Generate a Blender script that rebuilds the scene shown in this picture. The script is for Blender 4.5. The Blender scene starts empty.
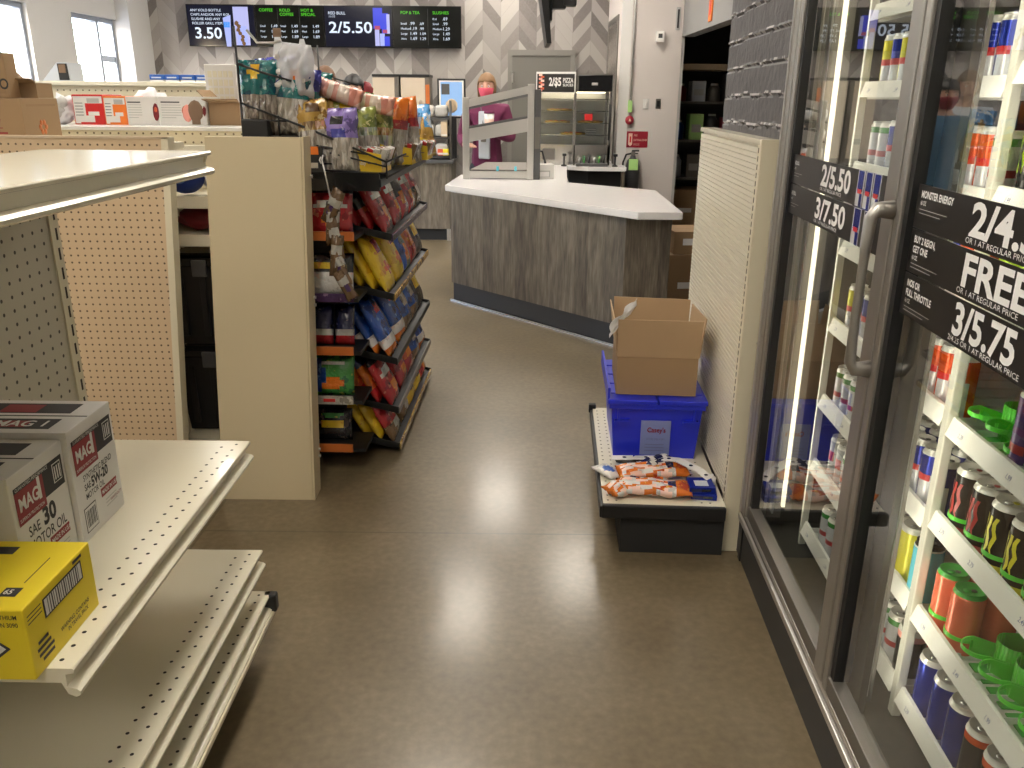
import bpy, bmesh, math, random
from mathutils import Vector, Matrix, noise
random.seed(7)
scene = bpy.context.scene
COL = scene.collection
PI = math.pi
V = Vector

# ---------------------------------------------------------------- materials
def _nt(name):
    m = bpy.data.materials.new(name); m.use_nodes = True
    nt = m.node_tree; b = nt.nodes['Principled BSDF']
    return m, nt, b

def mat(name, col, rough=.5, metal=0., emit=None, es=0., coat=0., trans=0., spec=.5, bump=0., bscale=40., var=0., vscale=6.):
    m, nt, b = _nt(name)
    b.inputs['Base Color'].default_value = (*col, 1)
    b.inputs['Roughness'].default_value = rough
    b.inputs['Metallic'].default_value = metal
    b.inputs['Specular IOR Level'].default_value = spec
    b.inputs['Coat Weight'].default_value = coat
    b.inputs['Transmission Weight'].default_value = trans
    if emit:
        b.inputs['Emission Color'].default_value = (*emit, 1)
        b.inputs['Emission Strength'].default_value = es
    if bump or var:
        tc = nt.nodes.new('ShaderNodeTexCoord')
        n = nt.nodes.new('ShaderNodeTexNoise'); n.inputs['Scale'].default_value = bscale
        n.inputs['Detail'].default_value = 4
        nt.links.new(tc.outputs['Object'], n.inputs['Vector'])
        if bump:
            bp = nt.nodes.new('ShaderNodeBump'); bp.inputs['Strength'].default_value = bump; bp.inputs['Distance'].default_value = .004
            nt.links.new(n.outputs['Fac'], bp.inputs['Height']); nt.links.new(bp.outputs['Normal'], b.inputs['Normal'])
        if var:
            n2 = nt.nodes.new('ShaderNodeTexNoise'); n2.inputs['Scale'].default_value = vscale; n2.inputs['Detail'].default_value = 5
            nt.links.new(tc.outputs['Object'], n2.inputs['Vector'])
            mx = nt.nodes.new('ShaderNodeMix'); mx.data_type = 'RGBA'
            mx.inputs['A'].default_value = (*[max(0, c*(1-var)) for c in col], 1)
            mx.inputs['B'].default_value = (*[min(1, c*(1+var)) for c in col], 1)
            nt.links.new(n2.outputs['Fac'], mx.inputs['Factor']); nt.links.new(mx.outputs['Result'], b.inputs['Base Color'])
    return m

class NB:
    """tiny node helper"""
    def __init__(s, nt): s.nt = nt
    def n(s, t, **k):
        x = s.nt.nodes.new(t)
        for a, b in k.items(): setattr(x, a, b)
        return x
    def m(s, op, a, b=None, c=None):
        x = s.n('ShaderNodeMath', operation=op)
        for i, v in enumerate((a, b, c)):
            if v is None: continue
            if isinstance(v, (int, float)): x.inputs[i].default_value = v
            else: s.nt.links.new(v, x.inputs[i])
        return x.outputs[0]
    def coords(s):
        tc = s.n('ShaderNodeTexCoord'); sp = s.n('ShaderNodeSeparateXYZ')
        s.nt.links.new(tc.outputs['Object'], sp.inputs[0])
        return tc.outputs['Object'], sp.outputs[0], sp.outputs[1], sp.outputs[2]
    def ramp(s, fac, stops):
        r = s.n('ShaderNodeValToRGB'); e = r.color_ramp.elements
        while len(e) < len(stops): e.new(.5)
        for el, (p, c) in zip(e, stops): el.position = p; el.color = (*c, 1)
        s.nt.links.new(fac, r.inputs[0]); return r.outputs[0]
    def mix(s, fac, a, b):
        x = s.n('ShaderNodeMix', data_type='RGBA')
        for k, v in (('Factor', fac), ('A', a), ('B', b)):
            if isinstance(v, tuple): x.inputs[k].default_value = (*v, 1)
            elif isinstance(v, (int, float)): x.inputs[k].default_value = v
            else: s.nt.links.new(v, x.inputs[k])
        return x.outputs['Result']
    def noise(s, vec, scale, detail=4, sc=None):
        x = s.n('ShaderNodeTexNoise'); x.inputs['Scale'].default_value = scale; x.inputs['Detail'].default_value = detail
        if sc:
            mp = s.n('ShaderNodeMapping'); mp.inputs['Scale'].default_value = sc
            s.nt.links.new(vec, mp.inputs[0]); vec = mp.outputs[0]
        s.nt.links.new(vec, x.inputs['Vector']); return x.outputs['Fac']

def pegboard(name, base, hole, axis, pitch, r, rough=.55, pitch2=None):
    m, nt, b = _nt(name); k = NB(nt); vec, x, y, z = k.coords()
    u = x if axis == 'x' else y
    du = k.m('SUBTRACT', k.m('FRACT', k.m('DIVIDE', u, pitch)), .5)
    dv = k.m('MULTIPLY', k.m('SUBTRACT', k.m('FRACT', k.m('DIVIDE', z, pitch2 or pitch)), .5), (pitch2 or pitch)/pitch)
    d = k.m('SQRT', k.m('ADD', k.m('MULTIPLY', du, du), k.m('MULTIPLY', dv, dv)))
    h = k.m('LESS_THAN', d, r/pitch)
    nt.links.new(k.mix(h, base, hole), b.inputs['Base Color'])
    b.inputs['Roughness'].default_value = rough
    return m

def wood(name, a, bcol, c, sc=(5, 5, .9), rough=.5, planks=.16):
    m, nt, b = _nt(name); k = NB(nt); vec, x, y, z = k.coords()
    f = k.noise(vec, 5, 8, sc)
    g = k.noise(vec, 22, 6, (sc[0]*1.2, sc[1]*1.2, sc[2]*.5))
    f2 = k.m('ADD', k.m('MULTIPLY', f, .6), k.m('MULTIPLY', g, .4))
    w = k.n('ShaderNodeTexWhiteNoise', noise_dimensions='1D')
    nt.links.new(k.m('FLOOR', k.m('DIVIDE', k.m('ADD', x, k.m('MULTIPLY', y, -.9)), planks)), w.inputs['W'])
    f3 = k.m('ADD', f2, k.m('MULTIPLY', k.m('SUBTRACT', w.outputs['Value'], .5), .16))
    nt.links.new(k.ramp(f3, [(.33, a), (.5, bcol), (.68, c)]), b.inputs['Base Color'])
    b.inputs['Roughness'].default_value = rough
    return m

def chevron_mat():
    m, nt, b = _nt('chevron_planks'); k = NB(nt); vec, x, y, z = k.coords()
    cw, ph, sl = .205, .155, 1.15
    u = k.m('DIVIDE', x, cw); col = k.m('FLOOR', u); fr = k.m('FRACT', u)
    par = k.m('FLOORED_MODULO', col, 2)
    tri = k.m('ADD', k.m('MULTIPLY', par, k.m('SUBTRACT', 1, fr)), k.m('MULTIPLY', k.m('SUBTRACT', 1, par), fr))
    v = k.m('DIVIDE', k.m('ADD', z, k.m('MULTIPLY', tri, cw*sl)), ph)
    row = k.m('FLOOR', v); fv = k.m('FRACT', v)
    wn = k.n('ShaderNodeTexWhiteNoise', noise_dimensions='2D')
    cb = k.n('ShaderNodeCombineXYZ'); nt.links.new(col, cb.inputs[0]); nt.links.new(row, cb.inputs[1])
    nt.links.new(cb.outputs[0], wn.inputs['Vector'])
    c = k.ramp(wn.outputs['Value'], [(0, (.115, .100, .092)), (.30, (.185, .164, .152)), (.5, (.31, .285, .262)), (1, (.43, .40, .37))])
    # grain along the board
    g = k.noise(vec, 8, 6, (7, 1, 7))
    c = k.mix(k.m('MULTIPLY', g, .35), c, (.36, .33, .31))
    gap = k.m('MAXIMUM', k.m('LESS_THAN', fv, .03), k.m('LESS_THAN', fr, .02))
    c = k.mix(k.m('MULTIPLY', gap, .6), c, (.25, .23, .22))
    nt.links.new(c, b.inputs['Base Color']); b.inputs['Roughness'].default_value = .6
    return m

def floor_mat():
    m, nt, b = _nt('polished_concrete'); k = NB(nt); vec, x, y, z = k.coords()
    n1 = k.noise(vec, 1.1, 2); n2 = k.noise(vec, 3.0, 3); n3 = k.noise(vec, 38, 3)
    f = k.m('ADD', k.m('ADD', k.m('MULTIPLY', n1, .40), k.m('MULTIPLY', n2, .30)), k.m('MULTIPLY', n3, .30))
    c = k.ramp(f, [(.34, (.120, .088, .046)), (.5, (.178, .135, .077)), (.66, (.245, .193, .120))])
    j1 = k.m('LESS_THAN', k.m('ABSOLUTE', k.m('SUBTRACT', y, 2.78)), .004)
    j2 = k.m('LESS_THAN', k.m('ABSOLUTE', k.m('ADD', x, 1.165)), .004)
    j3 = k.m('LESS_THAN', k.m('ABSOLUTE', k.m('SUBTRACT', y, 6.5)), .004)
    j = k.m('MAXIMUM', k.m('MAXIMUM', j1, j2), j3)
    c = k.mix(k.m('MULTIPLY', j, .55), c, (.07, .055, .035))
    nt.links.new(c, b.inputs['Base Color'])
    rr = k.m('ADD', .32, k.m('MULTIPLY', n2, .15)); nt.links.new(rr, b.inputs['Roughness'])
    b.inputs['Specular IOR Level'].default_value = .5; b.inputs['Coat Weight'].default_value = .40; b.inputs['Coat Roughness'].default_value = .16
    bp = k.n('ShaderNodeBump'); bp.inputs['Strength'].default_value = .10; bp.inputs['Distance'].default_value = .0025
    nt.links.new(k.m('ADD', n3, k.m('MULTIPLY', n2, 2.)), bp.inputs['Height']); nt.links.new(bp.outputs[0], b.inputs['Normal']); nt.links.new(bp.outputs[0], b.inputs['Coat Normal'])
    return m

def glass_mat(name, tint=(1, 1, 1), ior=1.5, boost=1.0):
    m = bpy.data.materials.new(name); m.use_nodes = True; nt = m.node_tree; nt.nodes.clear(); k = NB(nt)
    out = k.n('ShaderNodeOutputMaterial'); tr = k.n('ShaderNodeBsdfTransparent'); gl = k.n('ShaderNodeBsdfGlossy')
    tr.inputs[0].default_value = (*tint, 1); gl.inputs['Roughness'].default_value = 0.0
    gl.inputs['Color'].default_value = (1, 1, 1, 1)
    fr = k.n('ShaderNodeFresnel'); fr.inputs[0].default_value = ior
    geo = k.n('ShaderNodeNewGeometry'); front = k.m('SUBTRACT', 1, geo.outputs['Backfacing'])
    mx = k.n('ShaderNodeMixShader')
    nt.links.new(k.m('MULTIPLY', k.m('MULTIPLY', fr.outputs[0], boost), front), mx.inputs[0]); nt.links.new(tr.outputs[0], mx.inputs[1]); nt.links.new(gl.outputs[0], mx.inputs[2])
    nt.links.new(mx.outputs[0], out.inputs[0])
    return m

def film_mat(name, tint, haze=.25):
    """clear crinkled bag film: mostly see-through with a milky sheen"""
    m = bpy.data.materials.new(name); m.use_nodes = True; nt = m.node_tree; nt.nodes.clear(); k = NB(nt)
    out = k.n('ShaderNodeOutputMaterial'); tr = k.n('ShaderNodeBsdfTransparent'); pb = k.n('ShaderNodeBsdfPrincipled')
    tr.inputs[0].default_value = (*tint, 1)
    pb.inputs['Base Color'].default_value = (*tint, 1); pb.inputs['Roughness'].default_value = .15
    mx = k.n('ShaderNodeMixShader'); mx.inputs[0].default_value = haze
    nt.links.new(tr.outputs[0], mx.inputs[1]); nt.links.new(pb.outputs[0], mx.inputs[2]); nt.links.new(mx.outputs[0], out.inputs[0])
    return m

M = {}
def C(name, *a, **k):
    if name not in M: M[name] = mat(name, *a, **k)
    return M[name]

C('beige_metal', (.70, .635, .475), .38); C('beige_light', (.77, .72, .57), .22, coat=.3)
C('beige_panel', (.60, .50, .325), .45, var=.03, vscale=2)
C('hole', (.03, .025, .02), .9); C('slot_dark', (.05, .04, .03), .9)
C('black', (.012, .012, .013), .45); C('black_matte', (.02, .02, .02), .8); C('black_gloss', (.01, .01, .011), .12)
C('charcoal', (.035, .034, .033), .5); C('dark_grey', (.08, .08, .08), .5)
C('white', (.74, .72, .69), .45); C('white_gloss', (.85, .83, .8), .15); C('quartz', (.86, .835, .82), .16, var=.04, vscale=30)
C('wall_white', (.66, .60, .565), .7); C('wall_left_paint', (.58, .57, .55), .7); C('grey_paint', (.46, .45, .43), .6); C('header_grey', (.25, .245, .235), .6)
C('aluminium', (.42, .40, .37), .38, .85); C('alu_light', (.62, .60, .57), .3, .8); C('alu_dark', (.20, .185, .165), .4, .7); C('steel', (.62, .60, .57), .18, .95)
C('silver_can', (.78, .76, .70), .30, .35); C('chrome', (.8, .8, .8), .1, 1.)
C('cardboard', (.33, .212, .112), .75, var=.06, vscale=8); C('cardboard_light', (.44, .30, .17), .75, var=.05, vscale=8); C('cardboard_dark', (.30, .19, .10), .8)
C('tote_blue', (.016, .03, .60), .35); C('box_yellow', (.80, .62, .02), .5); C('ink', (.03, .028, .03), .6); C('ink_red', (.27, .018, .025), .5)
C('red', (.62, .02, .02), .35); C('foil_red', (.45, .018, .022), .28, coat=.4, bump=.5, bscale=30); C('dark_red', (.18, .006, .012), .6)
C('orange', (.85, .20, .02), .4); C('foil_orange', (.72, .16, .015), .28, coat=.4, bump=.5, bscale=30); C('lip_orange', (.55, .15, .03), .4)
C('foil_yellow', (.78, .54, .02), .28, coat=.4, bump=.5, bscale=30); C('foil_blue', (.015, .075, .36), .28, coat=.4, bump=.5, bscale=30)
C('foil_navy', (.012, .016, .07), .28, coat=.4, bump=.5, bscale=30); C('foil_purple', (.075, .03, .115), .28, coat=.4, bump=.5, bscale=30)
C('foil_white', (.75, .72, .68), .3, coat=.4, bump=.5, bscale=30); C('foil_green', (.06, .28, .05), .28, coat=.4, bump=.5, bscale=30)
C('foil_brown', (.20, .115, .05), .28, coat=.4, bump=.6, bscale=30); C('foil_black', (.02, .02, .022), .25, coat=.4, bump=.5, bscale=30); C('foil_silver', (.6, .57, .52), .25, .6, bump=.6, bscale=40)
C('teal', (.012, .16, .155), .3, coat=.3, bump=.5); C('indigo', (.055, .05, .35), .3, coat=.3, bump=.5); C('violet', (.25, .17, .50), .3, coat=.3, bump=.5)
C('gold', (.55, .32, .05), .35, bump=.6); C('candy_brown', (.20, .12, .07), .5, bump=.6); C('lime', (.30, .36, .07), .4, bump=.5); C('pink', (.80, .33, .27), .4, bump=.5); C('peach', (.86, .58, .47), .4)
C('sky_print', (.10, .38, .75), .35); C('mustard', (.74, .49, .02), .45); C('green_plastic', (.10, .62, .045), .3); C('green_deep', (.05, .36, .05), .3)
C('can_blue', (.012, .03, .33), .22, .5); C('can_black', (.018, .016, .016), .25, .3); C('can_coral', (.80, .17, .085), .25, .3); C('can_lime', (.40, .60, .03), .25, .3); C('can_cyan', (.13, .60, .74), .25, .2)
C('can_purple', (.11, .06, .20), .25, .2); C('can_orange', (.75, .10, .02), .25, .3); C('can_yellow', (.80, .72, .04), .25, .2); C('can_white', (.74, .74, .76), .25, .3); C('claw_yellow', (.78, .70, .04), .3); C('claw_red', (.38, .03, .03), .3); C('claw_green', (.25, .75, .08), .3)
C('rail_white', (.80, .78, .72), .35); C('tag_ink', (.16, .18, .32), .6)
C('cooler_inside', (.045, .042, .036), .5); C('cooler_white', (.62, .60, .55), .4)
C('sign_black', (.016, .014, .013), .35); C('sign_white', (.84, .83, .81), .5)
C('led', (1, .93, .78), .5, emit=(1, .86, .58), es=.75)
C('maroon', (.125, .012, .055), .8); C('shirt_grey', (.50, .53, .58), .8); C('shirt_blue', (.06, .16, .27), .8); C('trousers', (.02, .022, .03), .8)
C('skin', (.55, .31, .22), .5); C('hair_brown', (.13, .065, .032), .6, bump=.8, bscale=60); C('hair_black', (.014, .012, .013), .5, bump=.8, bscale=60); C('hair_blond', (.22, .12, .055), .6, bump=.8, bscale=60); C('mask_pink', (.80, .12, .19), .7); C('mask_red', (.35, .03, .05), .7); C('eye', (.02, .015, .012), .2); C('lip_skin', (.42, .16, .13), .5)
C('door_grey', (.155, .148, .13), .55); C('extinguisher', (.045, .045, .05), .35); C('tag_green', (.45, .75, .25), .5); C('sign_red', (.33, .012, .03), .45)
C('wood_tan', (.60, .47, .32), .6, var=.06); C('concrete_out', (.5, .5, .48), .9); C('leaf', (.10, .2, .12), .8)
C('clear_rail', (.75, .75, .72), .1, spec=.6); C('lid_blue', (.02, .10, .42), .4); C('slat_cream', (.74, .69, .56), .35); C('ball_blue', (.015, .04, .22), .6, bump=.3); C('plastic_bag', (.72, .72, .74), .25, bump=.9, bscale=25)
C('bag_mesh_white', (.8, .79, .8), .4, bump=.9, bscale=35)
M['film'] = film_mat('clear_film', (.88, .88, .9), .5)
M['film_label'] = film_mat('printed_film', (.85, .8, .78), .6)
M['glass'] = glass_mat('clear_glass', (.92, .94, .93), 1.5, 1.5)
M['window_glass'] = glass_mat('window_glass', (.95, .97, 1), 1.45)
M['tan_peg'] = pegboard('tan_pegboard', (.62, .455, .285), (.12, .075, .04), 'x', .0254, .0037)
M['cream_peg'] = pegboard('cream_pegboard', (.70, .62, .44), (.16, .12, .07), 'x', .036, .0045, pitch2=.036)
M['grey_peg'] = pegboard('grey_pegboard', (.50, .465, .37), (.06, .05, .04), 'y', .042, .0045, pitch2=.032)
M['grey_wood'] = wood('grey_wood_laminate', (.075, .060, .043), (.140, .115, .084), (.235, .200, .150))
def foil(name, base, second, third, sc=14, rough=.26, thr=.56):
    m, nt, b = _nt(name); k = NB(nt); vec, x, y, z = k.coords()
    n1 = k.noise(vec, sc, 5); n2 = k.noise(vec, sc*2.3, 3)
    c = k.mix(k.m('MULTIPLY', k.m('GREATER_THAN', n1, thr), .85), base, second)
    c = k.mix(k.m('MULTIPLY', k.m('GREATER_THAN', n2, .64), .9), c, third)
    nt.links.new(c, b.inputs['Base Color']); b.inputs['Roughness'].default_value = rough; b.inputs['Coat Weight'].default_value = .5; b.inputs['Coat Roughness'].default_value = .12
    h = k.m('ADD', k.noise(vec, 26, 2), k.m('MULTIPLY', k.noise(vec, 75, 2), .5))
    bp = k.n('ShaderNodeBump'); bp.inputs['Strength'].default_value = .9; bp.inputs['Distance'].default_value = .008
    nt.links.new(h, bp.inputs['Height']); nt.links.new(bp.outputs[0], b.inputs['Normal']); M[name] = m
for nm_, a_, b_, c_ in (('foil_red', (.42, .016, .02), (.20, .008, .014), (.55, .16, .10)), ('foil_orange', (.70, .17, .015), (.50, .05, .012), (.78, .42, .06)), ('foil_yellow', (.74, .50, .02), (.62, .34, .015), (.55, .20, .03)), ('foil_blue', (.014, .07, .34), (.01, .03, .15), (.10, .22, .50)), ('foil_navy', (.012, .016, .07), (.008, .01, .02), (.10, .08, .12)), ('foil_purple', (.07, .03, .11), (.02, .012, .03), (.28, .16, .30)), ('foil_green', (.05, .25, .045), (.015, .10, .04), (.35, .40, .06)), ('foil_brown', (.15, .085, .04), (.04, .025, .015), (.48, .34, .18)), ('foil_black', (.016, .015, .016), (.05, .03, .03), (.16, .12, .08)), ('foil_white', (.72, .69, .65), (.50, .46, .42), (.80, .60, .52)), ('foil_silver', (.46, .43, .38), (.20, .18, .15), (.70, .66, .60)), ('teal', (.01, .13, .13), (.008, .05, .09), (.14, .34, .30)), ('indigo', (.05, .05, .32), (.02, .02, .12), (.30, .28, .50)), ('violet', (.26, .18, .50), (.10, .07, .22), (.55, .48, .72)), ('lime', (.30, .34, .07), (.12, .16, .03), (.60, .55, .25)), ('gold', (.50, .30, .06), (.26, .13, .03), (.75, .60, .30)), ('sky_print', (.08, .33, .70), (.55, .62, .70), (.80, .62, .25))): foil(nm_, a_, b_, c_)
def candy_mix(name, cols, sc=95):
    m, nt, b = _nt(name); k = NB(nt); vec, x, y, z = k.coords()
    vo = k.n('ShaderNodeTexVoronoi'); vo.inputs['Scale'].default_value = sc; mp = k.n('ShaderNodeMapping'); mp.inputs['Scale'].default_value = (1, .5, .22); nt.links.new(vec, mp.inputs[0]); nt.links.new(mp.outputs[0], vo.inputs['Vector'])
    sp = k.n('ShaderNodeSeparateColor'); nt.links.new(vo.outputs['Color'], sp.inputs[0])
    c = k.ramp(sp.outputs[0], [(i/(len(cols)-1), q) for i, q in enumerate(cols)])
    nt.links.new(c, b.inputs['Base Color']); b.inputs['Roughness'].default_value = .25; b.inputs['Coat Weight'].default_value = .6; b.inputs['Coat Roughness'].default_value = .1
    bp = k.n('ShaderNodeBump'); bp.inputs['Strength'].default_value = 1.; bp.inputs['Distance'].default_value = .012
    nt.links.new(k.m('ADD', k.m('MULTIPLY', vo.outputs['Distance'], -1), k.noise(vec, 20, 3)), bp.inputs['Height']); nt.links.new(bp.outputs[0], b.inputs['Normal']); M[name] = m
candy_mix('candy_dark', [(.12, .09, .07), (.26, .21, .17), (.40, .35, .29), (.18, .13, .10)]); candy_mix('candy_pale', [(.50, .46, .39), (.30, .26, .22), (.42, .37, .31), (.62, .58, .52)]); candy_mix('candy_warm', [(.55, .33, .08), (.22, .12, .06), (.60, .50, .30), (.40, .10, .06)]); candy_mix('candy_mint', [(.55, .60, .55), (.22, .26, .12), (.60, .58, .30), (.35, .30, .42)]); candy_mix('candy_wrap', [(.70, .25, .18), (.80, .66, .52), (.62, .14, .06), (.80, .55, .45), (.75, .40, .30)], 45)
M['chevron'] = chevron_mat(); M['concrete'] = floor_mat()
def emis(name, col, s): return C(name, (0, 0, 0), .16, emit=col, es=s, spec=.35)
emis('screen_navy', (.006, .008, .03), .6); emis('screen_black', (.003, .004, .003), .5); emis('scr_white', (.75, .85, 1), 1.1); emis('scr_green', (.12, .75, .03), .8); emis('scr_blue', (.05, .07, .72), 1.0); emis('scr_sky', (.42, .48, .95), 1.0); emis('scr_lav', (.55, .56, .95), .9); emis('scr_brown', (.22, .11, .05), .8); emis('scr_red', (.6, .1, .2), .8); emis('scr_azure', (.03, .30, .9), 1.0)
emis('warm_lamp', (1, .85, .6), 5.0); emis('scr_pic', (.35, .55, .85), 1.)
C('ceiling_white', (.75, .75, .74), .9)
emis('panel_glow', (1, .925, .81), 20.)
emis('led_hidden', (1, .92, .74), 17.)

# ---------------------------------------------------------------- mesh builder
class MB:
    def __init__(s): s.bm = bmesh.new(); s.mats = []
    def mi(s, m):
        if isinstance(m, str): m = M[m]
        if m not in s.mats: s.mats.append(m)
        return s.mats.index(m)
    def face(s, pts, m, smooth=False):
        try: f = s.bm.faces.new([s.bm.verts.new(p) for p in pts])
        except ValueError: return None
        f.material_index = s.mi(m); f.smooth = smooth; return f
    def box(s, x0, x1, y0, y1, z0, z1, m, bev=0., X=None, seg=2):
        i = s.mi(m)
        P = [(x, y, z) for z in (z0, z1) for y in (y0, y1) for x in (x0, x1)]
        vs = [s.bm.verts.new(p) for p in P]
        fs = [s.bm.faces.new([vs[k] for k in q]) for q in ((0, 2, 3, 1), (4, 5, 7, 6), (0, 1, 5, 4), (1, 3, 7, 5), (3, 2, 6, 7), (2, 0, 4, 6))]
        for f in fs: f.material_index = i
        if bev:
            es = list({e for f in fs for e in f.edges})
            r = bmesh.ops.bevel(s.bm, geom=es, offset=bev, segments=seg, affect='EDGES', profile=.5)
            for f in r['faces']: f.material_index = i
            vs = list({v for f in r['faces'] for v in f.verts})
        if X is not None:
            bmesh.ops.transform(s.bm, matrix=X, verts=[v for v in vs if v.is_valid])
        return vs
    def hexa(s, b, t, m):
        """bottom quad b and top quad t, same winding (ccw from above)"""
        i = s.mi(m); vb = [s.bm.verts.new(p) for p in b]; vt = [s.bm.verts.new(p) for p in t]; n = len(vb)
        fs = [s.bm.faces.new(list(reversed(vb))), s.bm.faces.new(vt)]
        for k in range(n): fs.append(s.bm.faces.new([vb[k], vb[(k+1) % n], vt[(k+1) % n], vt[k]]))
        for f in fs: f.material_index = i
    def prism(s, poly, z0, z1, m, X=None):
        n0 = len(s.bm.verts)
        A = [(p[0], p[1], z0) for p in poly]; B = [(p[0], p[1], z1) for p in poly]
        if X is not None: A = [X @ V(p) for p in A]; B = [X @ V(p) for p in B]
        s.hexa(A, B, m)
    def extr(s, prof, axis, a0, a1, m):
        """profile in the plane perpendicular to axis: axis x -> (y,z), axis y -> (x,z)"""
        if axis == 'y': s.hexa([(p[0], a0, p[1]) for p in prof], [(p[0], a1, p[1]) for p in prof], m)
        else: s.hexa([(a0, p[0], p[1]) for p in prof], [(a1, p[0], p[1]) for p in prof], m)
        
    def tube(s, pts, r, m, n=8, closed=False, smooth=True):
        i = s.mi(m); pts = [V(p) for p in pts]; rings = []; N = len(pts)
        rr = r if isinstance(r, (list, tuple)) else [r]*N
        up0 = None
        for k, p in enumerate(pts):
            if closed: d = pts[(k+1) % N]-pts[k-1]
            else: d = pts[min(k+1, N-1)]-pts[max(k-1, 0)]
            d.normalize()
            if up0 is None: up0 = V((0, 0, 1)) if abs(d.z) < .9 else V((1, 0, 0))
            a = d.cross(up0)
            if a.length < 1e-5: a = d.orthogonal()
            a.normalize(); b = a.cross(d).normalized(); up0 = b
            rings.append([s.bm.verts.new(p+(a*math.cos(2*PI*q/n)+b*math.sin(2*PI*q/n))*rr[k]) for q in range(n)])
        pairs = list(zip(rings, rings[1:])) + ([(rings[-1], rings[0])] if closed else [])
        for A, B in pairs:
            for q in range(n):
                f = s.bm.faces.new([A[q], A[(q+1) % n], B[(q+1) % n], B[q]]); f.material_index = i; f.smooth = smooth
        if not closed:
            for R in (rings[0][::-1], rings[-1]):
                f = s.bm.faces.new(R); f.material_index = i
    def lathe(s, prof, m, n=24, c=(0, 0, 0), axis='z', cap=True, fm=None):
        """prof list of (r,z); m material or list per segment; fm(seg,k)->material overrides"""
        rings = []
        for r, z in prof:
            ring = []
            for q in range(n):
                a = 2*PI*q/n; x, y = r*math.cos(a), r*math.sin(a)
                p = (x, y, z) if axis == 'z' else ((z, x, y) if axis == 'x' else (y, z, x))
                ring.append(s.bm.verts.new((p[0]+c[0], p[1]+c[1], p[2]+c[2])))
            rings.append(ring)
        for j, (A, B) in enumerate(zip(rings, rings[1:])):
            for q in range(n):
                f = s.bm.faces.new([A[q], A[(q+1) % n], B[(q+1) % n], B[q]]); f.smooth = True
                mm = fm(j, q) if fm else (m[j] if isinstance(m, list) else m)
                f.material_index = s.mi(mm)
        if cap:
            m0 = m[0] if isinstance(m, list) else m; m1 = m[-1] if isinstance(m, list) else m
            if prof[0][0] > 1e-6: f = s.bm.faces.new(rings[0][::-1]); f.material_index = s.mi(m0)
            if prof[-1][0] > 1e-6: f = s.bm.faces.new(rings[-1]); f.material_index = s.mi(m1)
    def cyl(s, p0, p1, r, m, n=16, smooth=True): s.tube([p0, p1], r, m, n, smooth=smooth)
    def ball(s, c, r, m, X=None, sub=2, scale=(1, 1, 1), jit=0., seed=0):
        r_ = bmesh.ops.create_icosphere(s.bm, subdivisions=sub, radius=r)
        i = s.mi(m)
        for v in r_['verts']:
            if jit: v.co *= 1+jit*noise.noise(v.co*(2.2/r)+V((seed, seed*1.7, 0)))
            v.co = V((v.co.x*scale[0], v.co.y*scale[1], v.co.z*scale[2]))
            if X is not None: v.co = X @ v.co
            v.co += V(c)
        for f in {f for v in r_['verts'] for f in v.link_faces}: f.material_index = i; f.smooth = True
    def text(s, string, o, xd, yd, h, m, bold=0., sx=.82, align='LEFT', fit=None):
        cu = bpy.data.curves.new('t', 'FONT'); cu.body = string; cu.size = 1.0; cu.offset = bold; cu.align_x = align; cu.resolution_u = 3
        ob = bpy.data.objects.new('t', cu); me = ob.to_mesh(); i = s.mi(m)
        o, xd, yd = V(o), V(xd).normalized(), V(yd).normalized()
        k = h/.70
        if fit and len(me.vertices): x1 = max(v.co.x for v in me.vertices); sx = fit/(k*x1)
        vs = [s.bm.verts.new(o+xd*(v.co.x*k*sx)+yd*(v.co.y*k)) for v in me.vertices]
        for p in me.polygons:
            try: f = s.bm.faces.new([vs[q] for q in p.vertices]); f.material_index = i
            except ValueError: pass
        ob.to_mesh_clear(); bpy.data.objects.remove(ob); bpy.data.curves.remove(cu)
    def rect(s, o, xd, yd, w, h, m):
        o, xd, yd = V(o), V(xd).normalized(), V(yd).normalized()
        s.face([o, o+xd*w, o+xd*w+yd*h, o+yd*h], m)
    def build(s, name, parent=None, loc=None, rot=None, smooth=None):
        me = bpy.data.meshes.new(name)
        bmesh.ops.recalc_face_normals(s.bm, faces=s.bm.faces[:]) if smooth == 'fix' else None
        s.bm.to_mesh(me); s.bm.free()
        for m in s.mats: me.materials.append(m)
        o = bpy.data.objects.new(name, me); COL.objects.link(o)
        if parent is not None: o.parent = parent
        if loc is not None: o.location = loc
        if rot is not None: o.rotation_euler = rot if not isinstance(rot, (int, float)) else (0, 0, rot)
        return o

def tag(o, label, cat, group=None, kind=None):
    if label: o['label'] = label
    if cat: o['category'] = cat
    if group: o['group'] = group
    if kind: o['kind'] = kind
    return o
def thing(name, label, cat, loc=(0, 0, 0), rot=0., group=None):
    o = bpy.data.objects.new(name, None); COL.objects.link(o); o.empty_display_size = .05
    o.location = loc; o.rotation_euler = rot if not isinstance(rot, (int, float)) else (0, 0, rot)
    return tag(o, label, cat, group)
def struct(o): o['kind'] = 'structure'; return o
def dup(root, loc=None, rot=None, label=None, group=None):
    r = root.copy(); COL.objects.link(r)
    if loc is not None: r.location = loc
    if rot is not None: r.rotation_euler = rot if not isinstance(rot, (int, float)) else (0, 0, rot)
    if label: r['label'] = label
    if group: r['group'] = group
    for ch in [o for o in root.children]:
        c = ch.copy(); COL.objects.link(c); c.parent = r
        for g in [o for o in ch.children]:
            d = g.copy(); COL.objects.link(d); d.parent = c
    return r
ORD = ['first', 'second', 'third', 'fourth', 'fifth', 'sixth', 'seventh', 'eighth', 'ninth', 'tenth', 'eleventh', 'twelfth', 'thirteenth', 'fourteenth', 'fifteenth']
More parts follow.
